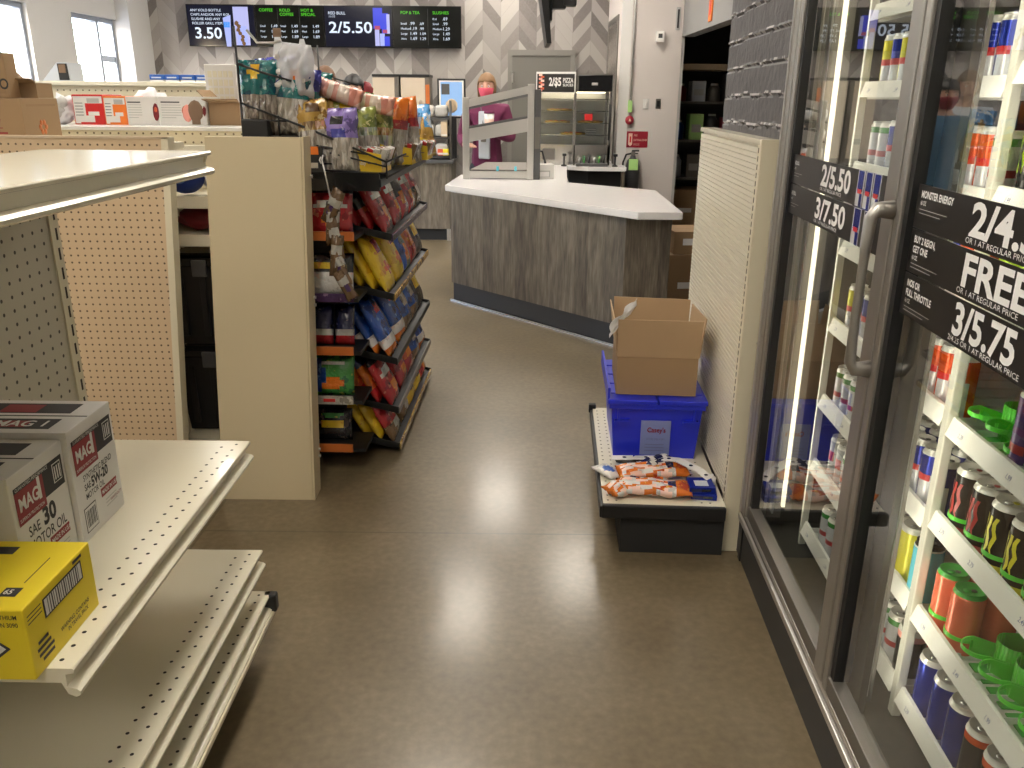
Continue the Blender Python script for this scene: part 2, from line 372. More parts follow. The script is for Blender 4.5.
# the cooler side of the shop is turned a little; its frame: t inwards, s away from the camera, z up
CA = -math.radians(2.584); CO = V((.761, 1.64, 0)); CR = Matrix.Rotation(CA, 4, 'Z')
def cp(t, s, z=0.): return CO + CR @ V((t, s, z))
# ---------------------------------------------------------------- the room
b = MB(); b.box(-4.5, 4.2, -3.5, 13, -.1, 0, 'concrete'); struct(b.build('floor'))
b = MB(); b.box(-4.5, 4.2, -3.5, 13, 3.2, 3.3, 'ceiling_white'); struct(b.build('ceiling'))
b = MB(); b.box(-4.2, 1.02, 10.3, 10.42, 0, 3.2, 'chevron'); struct(b.build('wall_back'))
# left wall with two window openings
WZ0, WZ1 = .85, 2.30
b = MB()
for y0, y1 in ((-3.5, 4.1), (5.1, 6.95), (8.01, 8.79), (9.76, 10.42)): b.box(-4.50, -4.34, y0, y1, 0, 3.2, 'wall_left_paint')
for y0, y1 in ((4.1, 5.1), (6.95, 8.01), (8.79, 9.76)):
    b.box(-4.50, -4.34, y0, y1, 0, WZ0, 'wall_left_paint'); b.box(-4.50, -4.34, y0, y1, WZ1, 3.2, 'wall_left_paint')
struct(b.build('wall_left'))
b = MB(); b.box(-4.34, -4.2, 9.76, 10.42, 0, 3.2, 'wall_left_paint'); struct(b.build('trim_1'))
C('frame_grey', (.30, .34, .40), .4, .2)
for n, (y0, y1) in enumerate(((6.95, 8.01), (8.79, 9.76), (4.1, 5.1)), 1):
    b = MB(); w = .045
    b.box(-4.46, -4.38, y0, y0+w, WZ0, WZ1, 'frame_grey'); b.box(-4.46, -4.38, y1-w, y1, WZ0, WZ1, 'frame_grey')
    b.box(-4.46, -4.38, y0+w, y1-w, WZ0, WZ0+w, 'frame_grey'); b.box(-4.46, -4.38, y0+w, y1-w, WZ1-w, WZ1, 'frame_grey')
    if n == 2: b.box(-4.46, -4.38, 9.36, 9.41, WZ0+w, WZ1-w, 'frame_grey'); b.box(-4.45, -4.39, 9.41, y1-w, 1.87, 1.93, 'frame_grey')
    r = struct(b.build('window_%d' % n))
    g = MB(); g.box(-4.425, -4.415, y0+w, y1-w, WZ0+w, WZ1-w, 'window_glass'); g.build('pane', r)
# front / rear closing walls (out of view)
b = MB(); b.box(-4.5, 4.2, -3.62, -3.5, 0, 3.2, 'wall_left_paint'); struct(b.build('wall_rear'))
# white wall block at the back right
b = MB(); b.box(1.02, 1.63, 9.0, 10.42, 0, 3.2, 'wall_white'); b.box(1.02, 1.125, 8.985, 9.0, 0, 3.2, 'white'); struct(b.build('wall_right'))
b = MB(); b.box(1.012, 1.02, 9.25, 10.15, .9, 2.3, 'steel'); b.box(1.006, 1.019, 9.20, 9.25, .85, 2.35, 'alu_dark'); b.box(1.006, 1.019, 10.15, 10.2, .85, 2.35, 'alu_dark'); b.box(1.006, 1.019, 9.25, 10.15, 2.30, 2.35, 'alu_dark')
tag(b.build('steel_panel'), 'tall polished steel panel beside the white wall corner at the back', 'panel')
# header above the back room opening, side wall below it
b = MB(); b.box(1.63, 1.75, 6.2, 9.0, 2.13, 3.2, 'header_grey'); b.box(1.63, 1.75, 4.6, 6.2, 0, 3.2, 'grey_paint'); b.box(1.632, 1.66, 9.01, 10.42, 0, 3.2, 'grey_paint'); b.box(1.75, 1.83, -3.5, 4.6, 0, 3.2, 'grey_paint'); b.box(1.83, 4.0, 4.5, 4.6, 0, 3.2, 'grey_paint'); struct(b.build('wall_side'))
b = MB(); b.box(1.63, 4.2, 12.2, 12.3, 0, 3.2, 'dark_grey'); struct(b.build('wall_storeroom'))
b = MB(); b.box(1.6, 1.63, 10.4, 12.3, 0, 3.2, 'dark_grey'); struct(b.build('wall_north'))
b = MB(); b.box(3.9, 4.0, 3.6, 12.2, 0, 3.2, 'dark_grey'); struct(b.build('wall_east'))
# ---- charcoal split-face stone wall (end of the cold room)
def stone_wall():
    bm = MB(); ny, nz = 150, 420; s0, s1, z0, z1 = 1.0, 2.0, 0.0, 3.2; ch = .098
    rnd = random.Random(3); off = {}
    C('stone', (.082, .075, .077), .6, var=.25, vscale=9, bump=.5, bscale=60)
    grid = []; lineq = []
    for j in range(nz+1):
        z = z0+(z1-z0)*j/nz; row = []; lq = []; lineq.append(lq)
        for i in range(ny+1):
            s = s0+(s1-s0)*i/ny
            zz = z+.018*noise.noise(V((s*3, z*1.0, 4)))+.006*noise.noise(V((s*14, z*3, 9)))
            c = math.floor(zz/ch); f = zz/ch-c
            k = math.floor((s+(c % 2)*.2+.06*math.sin(c*5.1))/.40); key = (c, k)
            if key not in off: off[key] = rnd.uniform(-.004, .006)
            d = .0035*noise.noise(V((s*5, z*11, 2)))+.0012*noise.noise(V((s*30, z*30, 5)))
            e = min(f, 1-f)*ch
            rag = noise.noise(V((s*22, c*3.3, 1)))
            if f < .10: d += .010*max(0, .35+rag)*(1-f/.10)
            if f > .94: d -= .006
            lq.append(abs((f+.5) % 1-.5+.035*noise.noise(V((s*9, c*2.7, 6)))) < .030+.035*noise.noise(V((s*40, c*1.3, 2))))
            row.append(bm.bm.verts.new((-d, s, z)))
        grid.append(row)
    mi = bm.mi('stone'); C('ledge_highlight', (.46, .44, .43), .8); hl = bm.mi('ledge_highlight')  # pale lines: light caught on the course ledges, painted in as colour
    for j in range(nz):
        for i in range(ny):
            f = bm.bm.faces.new([grid[j][i], grid[j+1][i], grid[j+1][i+1], grid[j][i+1]]); f.material_index = hl if lineq[j][i] else mi
    bm.box(.03, .9, 1.0, 1.99, 0, 3.2, 'stone')
    # return side closing the front skin to the core
    for j in range(nz):
        f = bm.bm.faces.new([grid[j][ny], grid[j+1][ny], bm.bm.verts.new((.04, 2.0, z0+(z1-z0)*(j+1)/nz)), bm.bm.verts.new((.04, 2.0, z0+(z1-z0)*j/nz))]); f.material_index = mi
    return bm.build('wall_stone', None, CO, CA)
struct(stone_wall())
# outside: pale forecourt and two trees beyond the glass
b = MB(); b.box(-40, -4.5, -10, 40, -.3, -.15, 'concrete_out'); struct(b.build('ground_outside'))
for i, (x, y, r) in enumerate(((-22, 36, 2.6), (-26, 33, 2.2))):
    t = thing('tree', 'hazy bluish tree outside the window, %s' % ('farther one' if i == 0 else 'nearer the window edge'), 'tree', (x, y, -.15), 0, 'trees outside')
    b = MB(); b.cyl((0, 0, 0), (0, 0, 1.2), .15, 'cardboard_dark', 8); b.build('trunk', t)
    b = MB()
    for k in range(7): b.ball((random.uniform(-1, 1), random.uniform(-1, 1), 1.7+random.uniform(0, 1.0)), r*.42, 'leaf', jit=.35, seed=k, sub=3)
    b.build('crown', t)
# ---------------------------------------------------------------- ceiling lamps (above the frame)
for i, (x, y) in enumerate([(-.5, 1.0), (-.5, 4.3), (-.5, 7.0), (-.2, 9.4), (.6, 7.7), (-2.6, 1.0), (-2.6, 4.3), (-2.6, 7.0), (-2.4, 9.3), (-.25, -1.6), (-2.6, -1.6)]):  # rightmost panel is an added lamp to brighten the white wall and counter
    t = thing('ceiling_light', 'recessed white ceiling light panel above the shop floor', 'ceiling light', (x, y, 3.2), 0, 'ceiling light panels')
    b = MB()
    for q in ((-.27, -.25, -.57, .57), (.25, .27, -.57, .57)): b.box(q[0], q[1], q[2], q[3], -.03, 0, 'white')
    for q in ((-.57, -.55), (.55, .57)): b.box(-.25, .25, q[0], q[1], -.03, 0, 'white')
    b.build('frame', t)
    b = MB(); b.box(-.25, .25, -.55, .55, -.012, -.006, 'panel_glow'); b.build('diffuser', t)
# ---------------------------------------------------------------- back wall things
TVX0, TVX1, TVZ0, TVZ1, TVY = -3.74, -.645, 2.065, 2.505, 10.2
tw = (TVX1-TVX0)/4
names = ['dark menu screen reading 3.50, leftmost of the four', 'menu screen with green headings behind the hanging clear bag', 'menu screen reading 2/5.50 with blue cans', 'menu screen of two white price lists, rightmost of the four']
X_, Z_ = (1, 0, 0), (0, 0, 1)
for i in range(4):
    t = thing('menu_screen', names[i], 'screen', (TVX0+tw*i, TVY, TVZ0), 0, 'menu screens on the chevron wall')
    H = TVZ1-TVZ0
    b = MB(); b.box(.002, tw-.002, 0, .06, 0, H, 'black_gloss', .004); b.build('housing', t)
    b = MB(); sc = 'screen_navy' if i in (0, 2) else 'screen_black'
    b.box(.012, tw-.012, -.003, 0, .012, H-.012, sc); b.build('display', t)
    b = MB(); y = -.005
    def T(s, x, z, h, m='scr_white', bold=.0, sx=1.05): b.text(s, (x, y, z), X_, Z_, h, m, bold, sx)
    def R(x, z, w, h, m, dy=0): b.rect((x, y-dy, z), X_, Z_, w, h, m)
    if i == 0:
        T('ANY KOLD BOTTLE', .05, .365, .026); T('CHIPS AND/OR ANY KOL', .05, .32, .026); T('SLUSHIE AND ANY', .055, .275, .026); T('ROLLER GRILL ITEM', .06, .23, .026)
        b.text('3.50', (.075, y, .085), X_, Z_, .115, 'scr_white', .015, 1, fit=.31)
        b.prism([(.43, .0), (.48, .0), (.50, .33), (.41, .30)], 0, .001, 'scr_sky', Matrix(((1, 0, 0, 0), (0, 0, -1, y), (0, 1, 0, 0), (0, 0, 0, 1))))
        R(.415, .2, .07, .06, 'scr_azure', .001); R(.53, .015, .17, .40, 'scr_lav'); R(.56, .015, .11, .2, 'scr_sky', .001)
        for k in range(7): b.ball((.56+.012*math.sin(k*2)+.012*k, y, .245-.035*k), .028, 'scr_brown', sub=1, scale=(1, .1, 1))
    elif i == 1:
        R(.255, .03, .002, .38, 'dark_grey'); R(.50, .03, .002, .38, 'dark_grey')
        for x, n in ((.05, 'COFFEE'), (.28, 'KOLD\nCOFFEE'), (.52, 'HOT &\nSPECIAL')): T(n, x, .37, .03, 'scr_green', .01)
        for x in (.05, .28, .52):
            for k, p in enumerate(('1.49', '1.69', '1.89')): T('Small Med Large'.split()[k], x, .21-.055*k, .02); T(p, x+.12, .205-.055*k, .03)
    elif i == 2:
        T('RED BULL', .05, .345, .03); T('12 OZ', .055, .315, .018)
        b.text('2/5.50', (.05, y, .155), X_, Z_, .115, 'scr_white', .015, 1, fit=.49)
        for x, z, w, h, m in ((.555, .2, .105, .215, 'scr_blue'), (.57, .02, .05, .18, 'scr_lav'), (.65, .15, .075, .21, 'scr_blue'), (.675, .02, .06, .10, 'scr_blue'), (.625, .02, .055, .13, 'scr_sky'), (.705, .15, .035, .20, 'scr_lav')): R(x, z, w, h, m, .0005*(x+.3))
        R(.57, .19, .06, .04, 'scr_red', .002); R(.66, .155, .05, .035, 'scr_red', .002)
    else:
        R(.395, .03, .003, .38, 'dark_grey')
        T('POP & TEA', .09, .355, .03, 'scr_green', .01); T('SLUSHIES', .45, .355, .03, 'scr_green', .01)
        for k in range(4):
            T(('Small', 'Medium', 'Large', 'Xtra')[k], .09, .245-.052*k, .022); T(('.99', '1.19', '1.49', '1.69')[k], .19, .242-.052*k, .032); T(('.69', '.99', '1.09', '1.29')[k], .30, .242-.052*k, .028)
        for k in range(5):
            T(('Kid', 'Small', 'Medium', 'Large', 'Xtra')[k], .45, .295-.052*k, .022); T(('.69', '.99', '1.29', '1.49', '1.69')[k], .56, .292-.052*k, .032)
    b.build('menu_print', t)
# grey metal door in the back wall
b = MB(); b.box(-.12, -.07, 10.24, 10.3, 0, 2.06, 'grey_paint'); b.box(.60, .65, 10.24, 10.3, 0, 2.06, 'grey_paint'); b.box(-.07, .60, 10.24, 10.3, 2.0, 2.06, 'grey_paint')
b.mats[0] = C('door_frame', (.20, .19, .17), .5)
r = struct(b.build('door_1'))
b = MB(); b.box(-.07, .6, 10.255, 10.295, .01, 2.0, 'door_grey'); d = b.build('door_leaf', r)
b = MB(); b.box(-.075, -.055, 10.235, 10.256, 1.7, 1.82, 'chrome'); b.box(-.075, -.055, 10.235, 10.256, .3, .42, 'chrome'); b.build('hinge', r)
b = MB(); b.cyl((.54, 10.255, 1.0), (.54, 10.2, 1.0), .012, 'chrome'); b.cyl((.54, 10.2, 1.0), (.44, 10.2, 1.0), .01, 'chrome'); b.build('door_handle', r)
# things on the white wall
def wallbox(name, lab, cat, x0, x1, z0, z1, d, m, y=9.0, extra=None, bev=.006, body='body'):
    t = thing(name, lab, cat, ((x0+x1)/2, y, z0))
    w = (x1-x0)/2; b = MB(); b.box(-w, w, -d, 0, 0, z1-z0, m, bev); b.build(body, t)
    if extra: extra(t, w, z1-z0, d)
    return t
def ex_sw(t, w, h, d):
    b = MB(); b.box(-w*.35, w*.35, -d-.012, -d, h*.3, h*.7, 'white_gloss', .002); b.build('toggle', t)
wallbox('switch_plate', 'white switch plate left of the dark one on the white wall', 'switch', 1.275, 1.335, 1.445, 1.545, .008, 'white', extra=ex_sw)
def ex_dk(t, w, h, d):
    b = MB(); b.box(-w*.6, w*.6, -d-.006, -d, h*.2, h*.8, 'black'); b.build('insert', t)
wallbox('switch_plate', 'dark brown switch plate near the edge of the white wall', 'switch', 1.405, 1.455, 1.45, 1.545, .01, 'alu_dark', extra=ex_dk)
def ex_th(t, w, h, d):
    b = MB(); b.box(-w*.5, w*.5, -d-.004, -d, h*.35, h*.75, 'dark_grey'); b.box(-w*.9, w*.9, -d-.02, -d, -.005, .02, 'white'); b.build('sensor_window', t)
wallbox('motion_sensor', 'small white box sensor high on the white wall', 'sensor', 1.365, 1.445, 2.08, 2.18, .05, 'white_gloss', extra=ex_th)
def ex_st(t, w, h, d):
    b = MB(); b.box(-w*.4, w*.4, -d-.003, -d, .02, h-.02, 'black'); b.build('slot', t)
wallbox('door_track', 'narrow black slot strip at the white wall edge', 'strip', 1.555, 1.60, 2.19, 2.40, .01, 'grey_paint', extra=ex_st)
def ex_sign(t, w, h, d):
    b = MB(); y = -d-.002
    b.prism([(-w+.03, .03), (-w+.05, .012), (-w+.07, .03), (-w+.07, h-.02), (-w+.03, h-.02)], 0, .001, 'peach', Matrix(((1, 0, 0, 0), (0, 0, -1, y), (0, 1, 0, 0), (0, 0, 0, 1))))
    b.box(-w+.043, -w+.058, y-.004, y-.001, .05, h-.05, 'red')
    for k, s in enumerate(('FIRE', 'EXTINGUISHER', 'INSIDE')): b.text(s, (-w+.085, y, h-.05-.045*k), X_, Z_, .02, 'peach', 0, .72)
    b.build('print', t)
wallbox('fire_extinguisher_sign', 'dark red sign with white arrow above the fire extinguisher', 'sign', 1.115, 1.345, 1.065, 1.225, .006, 'sign_red', extra=ex_sign, body='plate')
t = thing('alarm_bell', 'round dark red alarm button below the green tag', 'alarm', (1.145, 8.985, 1.335))
b = MB(); b.lathe([(0.0, -.035), (.03, -.033), (.042, -.02), (.045, 0)], 'sign_red', 24, axis='y'); b.build('body', t)
b = MB(); b.prism([(-.014, -.01), (.014, -.01), (0, .018)], 0, .002, 'peach', Matrix(((1, 0, 0, 0), (0, 0, -1, -.036), (0, 1, 0, 0), (0, 0, 0, 1)))); b.build('emblem', t)
t = thing('conduit', 'thin grey conduit running down the white wall to the red alarm', 'conduit', (1.145, 8.985, 1.39))
b = MB(); b.cyl((0, -.011, 0), (0, -.011, 1.8), .009, 'alu_light', 8); b.build('pipe', t)
b = MB(); b.box(-.014, .014, -.022, 0, .5, .53, 'alu_light'); b.build('clamp', t)
t = thing('inspection_tag', 'bright green tag hanging on the conduit above the red alarm', 'tag', (1.14, 8.955, 1.41))
b = MB(); b.box(-.022, .022, -.004, 0, 0, .12, 'tag_green', .002); b.build('card', t); b = MB(); b.tube([(0, -.006, .11), (.004, -.007, .14), (0, 0, .15)], .003, 'white', 6); b.build('string', t)
t = thing('fire_extinguisher', 'dark fire extinguisher with a green tag below the red sign', 'fire extinguisher', (1.19, 8.90, .52))
b = MB(); b.lathe([(.06, 0), (.075, .01), (.075, .36), (.06, .42), (.03, .45), (.025, .47)], 'extinguisher', 20); b.build('cylinder', t)
b = MB(); b.box(-.02, .02, -.02, .02, .47, .51, 'alu_dark', .004); b.box(-.015, .06, -.012, .012, .51, .525, 'black', .003); b.box(-.015, .05, -.012, .012, .485, .497, 'black', .003); b.build('valve', t)
b = MB(); b.tube([(-.02, 0, .49), (-.07, 0, .48), (-.10, 0, .40), (-.10, 0, .2), (-.095, 0, .1)], .010, 'black', 8); b.build('hose', t)
b = MB(); b.box(-.05, .045, -.083, -.079, .33, .44, 'tag_green', .001); b.build('tag', t)
b = MB(); b.box(-.03, .03, .07, .1, .2, .24, 'black'); b.build('bracket', t)
# orange label on the grey header
t = thing('orange_label', 'bright orange vertical label on the grey header over the storeroom opening', 'label', (1.63, 7.72, 2.17), 0)
b = MB(); b.box(-.012, 0, -.06, .06, 0, .24, 'orange', .003); b.build('card', t); b = MB(); b.box(-.014, -.012, -.03, .03, .05, .19, 'red'); b.build('print', t)
# black screen seen edge-on hanging from the ceiling
t = thing('hanging_monitor', 'black monitor seen edge-on hanging from the ceiling over the counter', 'monitor', (.2, 7.0, 1.9))
b = MB(); b.hexa([(.01, -.30, .03), (.045, -.30, .03), (.045, .3, .03), (.01, .3, .03)], [(-.06, -.32, .48), (.0, -.32, .48), (.0, .32, .48), (-.06, .32, .48)], 'black'); b.build('screen_housing', t)
b = MB(); b.box(.0, .055, -.09, .09, .20, .42, 'black', .01); b.box(.05, .16, -.05, .05, .29, .37, 'black', .01); b.box(.14, .24, -.06, .06, .31, .40, 'black', .01); b.cyl((.2, 0, .37), (.2, 0, 1.3), .025, 'black', 12); b.build('mount', t)
# ---------------------------------------------------------------- near left shelving run (faces +x)
def shelf_mesh(L, D, lip=.03, holes=True, mt='beige_light', dbl=False):
    """shelf running along y 0..L, depth from x=-D to 0, top face at z=0, rolled front lip"""
    b = MB()
    prof = [(-D, 0), (0, 0), (.002, -.003), (.001, -.009), (-.013, -.012), (-.014, -.036), (.001, -.040), (.007, -.045), (.006, -.052), (-.002, -.056), (-.014, -.050), (-.022, -.028), (-D, -.028)]
    b.extr([(p[0], p[1]) for p in prof], 'y', 0, L, mt)
    if holes:
        n = int(L/.038)
        for k in range(n):
            for r in (0, 1):
                x = -.028-.034*r; y = .022+.038*k+(.019*r)
                if y > L-.01: continue
                b.face([(x+.0042*math.cos(q*PI/4), y+.0042*math.sin(q*PI/4), .0006) for q in range(8)], 'hole')
    return b
G = thing('shelving_run', 'beige metal shelving unit at the near left holding the oil boxes', 'shelf unit', (-1.16, 1.14, 0))
gx = 0.0
b = MB(); b.box(-.02, 0, -.95, -.02, .12, 1.385, 'grey_peg'); b.build('back_panel', G)
b = MB(); b.box(-.02, 0, .02, .935, .12, 1.385, 'grey_peg'); b.build('back_panel', G)
def upright(y, par, x=0., h=1.385, dirx=1):
    b = MB(); b.box(x-.05, x+.004, y-.02, y+.02, 0, h, 'beige_metal')
    for k in range(int((h-.1)/.05)):
        for dy in (.004,): b.box(x+.004, x+.0046, y+dy-.004, y+dy+.004, .1+.05*k, .130+.05*k, 'slot_dark')
    return b.build('upright', par)
for y in (.955, -.0, -.96): upright(y, G)
def place_shelf(par, L, D, x, y, z, name='shelf', **k):
    o = shelf_mesh(L, D, **k).build(name, par, (x, y, z)); return o
# heights from the floor
place_shelf(G, .96, .435, .437, 0., .656)
place_shelf(G, .96, .44, .44, 0., .318); place_shelf(G, .95, .44, .44, -.955, .318)
b = shelf_mesh(.96, .41, holes=False, mt='beige_light'); b.build('shelf', G, (.412, 0, 1.42)); b = shelf_mesh(.95, .41, holes=False, mt='beige_light'); b.build('shelf', G, (.412, -.955, 1.42))
for y in (.0, -.955):
    b = shelf_mesh(.955 if y == 0 else .95, .45, mt='beige_light'); b.box(-.018, .012, 0, .95, -.062, -.05, 'beige_metal'); b.build('base_shelf', G, (.455, y, .185))
b = MB(); b.box(0, .36, -.95, .93, .0, .125, 'black_matte'); b.build('kick_plate', G)
b = MB(); b.box(.435, .475, .93, .962, .13, .185, 'black', .006); b.build('end_cap', G)
for z in (.656, .318, 1.42):  # shelf brackets at the far end
    b = MB(); b.hexa([(.005, .945, z-.028), (.40, .945, z-.028), (.40, .955, z-.028), (.005, .955, z-.028)][::1], [(.005, .945, z-.002), (.41, .945, z-.002), (.41, .955, z-.002), (.005, .955, z-.002)], 'beige_metal'); b.build('bracket', G)
# ---- oil boxes and the yellow box on the middle shelf
def oil_box(loc, D, W, Hh, grade, label):
    t = thing('oil_carton', label, 'box', loc, 0)
    b = MB(); b.box(-D, 0, -W/2, W/2, 0, Hh, 'white', .002)
    b.box(-D, .0008, -W/2-.0005, -W/2+.003, Hh-.012, Hh+.0006, 'white'); b.build('carton', t)
    b = MB(); y0 = -W/2
    b.box(-D+.002, -.002, -.0015, .0015, Hh, Hh+.0008, 'ink')            # seam between the top flaps
    b.box(-D+.01, -.045, .016, W/2-.022, Hh, Hh+.0006, 'ink'); b.box(-.2 if D > .2 else -D+.03, -.12, .018, W/2-.03, Hh+.0006, Hh+.001, 'ink_red')
    b.box(-D+.01, -.045, -W/2+.022, -.018, Hh, Hh+.0006, 'ink'); b.box(-D+.02, -.10, -W/2+.03, -.03, Hh+.0006, Hh+.001, 'ink_red')
    b.text('MAG 1', (-.17, -W/2+.034, Hh+.0012), (1, 0, 0), (0, 1, 0), .030, 'white', .02, .9)
    b.build('top_print', t)
    b = MB(); x = .0006; Yd, Zd = (0, 1, 0), (0, 0, 1); h = Hh
    b.rect((x, y0+.012, h-.088), Yd, Zd, W-.022, .062, 'ink')
    b.rect((x+.0004, y0+.012, h-.102), Yd, Zd, W*.5, .066, 'ink_red')
    b.text('MAG', (x+.0008, y0+.020, h-.076), Yd, Zd, .026, 'white', .03, .82); b.text('1', (x+.0008, y0+.076, h-.078), Yd, Zd, .042, 'white', .04, .9)
    b.text('SUPERIOR PROTECTION', (x+.0008, y0+.016, h-.096), Yd, Zd, .007, 'white', 0, .75); b.text('GUARANTEED PERFORMANCE', (x+.0008, y0+.016, h-.034), Yd, Zd, .007, 'white', 0, .8)
    b.rect((x+.0008, y0+W-.048, h-.074), Yd, Zd, .030, .04, 'white'); b.rect((x+.0012, y0+W-.046, h-.072), Yd, Zd, .026, .036, 'ink')
    for k in range(3): b.rect((x+.0016, y0+W-.043+.008*k, h-.068), Yd, Zd, .004, .028, 'white')
    if grade == '30':
        b.text('SAE', (x, y0+.035, h-.136), Yd, Zd, .021, 'ink', .01, .8); b.text('30', (x, y0+.085, h-.136), Yd, Zd, .034, 'ink', .04, .95)
        b.text('MOTOR OIL', (x, y0+.030, h-.166), Yd, Zd, .021, 'ink', .01, .8)
    else:
        b.text('SYNTHETIC BLEND', (x, y0+.035, h-.124), Yd, Zd, .013, 'ink', .01, .78); b.text('SAE', (x, y0+.035, h-.146), Yd, Zd, .014, 'ink', .02, .8); b.text('5W-20', (x, y0+.064, h-.148), Yd, Zd, .021, 'ink', .04, .85)
        b.text('MOTOR OIL', (x, y0+.035, h-.166), Yd, Zd, .013, 'ink', .01, .8)
        b.rect((x, y0+.018, h-.236), Yd, Zd, .05, .056, 'ink'); b.rect((x+.0004, y0+.020, h-.234), Yd, Zd, .046, .052, 'white')
        for k in range(8): b.rect((x+.0008, y0+.024+.005*k, h-.226), Yd, Zd, .0022+.001*(k % 2), .038, 'ink')
        b.text('WARRANTY', (x, y0+.13, h-.215), Yd, Zd, .008, 'ink_red', 0, .8)
    b.rect((x, y0+.095, h-.190), Yd, Zd, .072, .020, 'ink_red'); b.text('MADE IN USA', (x+.0004, y0+.099, h-.185), Yd, Zd, .010, 'white', .01, .8)
    for k in range(3): b.rect((x, y0+.11, h-.203-.008*k), Yd, Zd, .05, .002, 'grey_paint')
    b.build('side_print', t); return t
OX = -.897
oil_box((OX, 1.631, .656), .255, .188, .252, '5W', 'white motor oil carton printed 5W-20, rear one beside the plain shelf')
oil_box((OX-.010, 1.440, .656), .255, .188, .240, '30', 'white motor oil carton printed SAE 30 behind the yellow box')
t = thing('yellow_carton', 'bright yellow carton with barcode at the front of the middle shelf', 'box', (-.765, 1.217, .656))
b = MB(); b.box(-.25, 0, -.107, .107, 0, .131, 'box_yellow', .0025); b.build('carton', t)
b = MB(); x = .0007; Yd = (0, 1, 0)
b.rect((x, -.055, .080), Yd, Z_, .125, .036, 'ink'); b.rect((x+.0004, -.051, .083), Yd, Z_, .117, .030, 'white')
for k in range(16): b.rect((x+.0008, -.043+.0065*k, .083), Yd, Z_, .0018+.0016*((k*7) % 3)/2, .030, 'ink')
b.text('WARNING: CONTAINS', (x, -.02, .030), Yd, Z_, .008, 'ink', .01, .8); b.text('IN TRAVEL PACK', (x, -.0, .018), Yd, Z_, .008, 'ink', .01, .8)
for k, (a, c) in enumerate(((-.085, .03), (-.09, .04), (-.088, .045), (-.08, .035))): b.rect((x, a, .050-.011*k), Yd, Z_, c, .006, 'ink')
b.rect((x, .045, .120), Yd, Z_, .03, .006, 'ink')
for k in range(3): b.rect((x, -.10, .112-.007*k), Yd, Z_, .04, .002, 'ink')
b.build('side_print', t)
b = MB(); z = .1314
b.rect((-.06, -.07, z), (1, 0, 0), Yd, .028, .026, 'ink'); b.text('65', (-.057, -.063, z+.0004), (1, 0, 0), Yd, .013, 'white', .02, .8); b.rect((-.04, -.03, z), (1, 0, 0), Yd, .002, .08, 'ink'); b.rect((-.2, .06, z), (1, 0, 0), Yd, .09, .025, 'ink')
b.build('top_print', t)
b = MB(); y = -.1078
b.prism([(-.03, .06), (-.085, .105), (-.14, .06), (-.085, .015)], 0, .0004, 'ink', Matrix(((1, 0, 0, 0), (0, 0, -1, y), (0, 1, 0, 0), (0, 0, 0, 1)))); b.prism([(-.037, .06), (-.085, .099), (-.133, .06), (-.085, .021)], .0004, .0008, 'white', Matrix(((1, 0, 0, 0), (0, 0, -1, y), (0, 1, 0, 0), (0, 0, 0, 1))))
b.text('LITHIUM', (-.045, y, .114), (1, 0, 0), Z_, .008, 'ink', .01, .8); b.text('UN 3090', (-.045, y, .100), (1, 0, 0), Z_, .008, 'ink', .01, .8)
b.build('front_print', t)
# ---------------------------------------------------------------- tan pegboard unit behind it and the cross run
t = thing('pegboard_unit', 'tan pegboard back of a shelf unit facing the camera', 'shelf unit', (-1.7, 2.95, 0))
b = MB(); b.hexa([(-.9, 0, .0), (.385, 0, .0), (.385, .012, .0), (-.9, .012, .0)], [(-.9, 0, 1.405), (.487, 0, 1.405), (.487, .012, 1.405), (-.9, .012, 1.405)], 'tan_peg'); b.build('pegboard', t)
b = MB(); b.hexa([(.386, -.004, 0), (.41, -.004, 0), (.41, .05, 0), (.386, .05, 0)], [(.488, -.004, 1.41), (.512, -.004, 1.41), (.512, .05, 1.41), (.488, .05, 1.41)], 'beige_metal'); b.build('post', t)
b = MB(); b.box(-.9, .51, -.004, .016, 1.405, 1.413, 'wood_tan'); b.build('top_cap', t)
b = MB(); b.box(-.9, .40, .012, .42, 1.35, 1.375, 'beige_metal'); b.build('top_shelf', t)
# cross run: shelves face the camera
X0, X1 = -2.9, -1.16
t = thing('cross_shelving', 'beige shelf run across the shop carrying the food cartons', 'shelf unit', (0, 3.8, 0))
b = MB(); b.box(X0, X1, 0, .02, .1, 1.398, 'cream_peg'); b.build('back_panel', t)
b = MB(); b.box(X0, X1, -.012, .52, 1.398, 1.415, 'white_gloss', .003); b.build('top_shelf', t)
def fshelf(x0, x1, y0, y1, z, par, m='beige_metal', lip='beige_light'):
    b = MB(); b.box(x0, x1, y0, y1, z-.03, z-.008, m); b.box(x0, x1, y0-.012, y0, z-.05, z, lip, .003); b.build('shelf', par)
fshelf(X0, -1.165, -.40, 0, 1.165, t); fshelf(X0, -1.165, -.40, 0, 1.012, t); fshelf(X0, -1.165, -.46, 0, .14, t)
fshelf(-1.62, -1.165, -.10, 0, 1.345, t)
b = MB(); b.box(-1.165, -1.145, -.03, .03, 0, 1.395, 'beige_metal'); b.box(-1.47, -1.44, -.41, -.37, 0, 1.25, 'beige_metal'); b.build('upright', t)
b = MB(); b.box(X0, X1, -.40, 0, 0, .10, 'black_matte'); b.build('kick_plate', t)
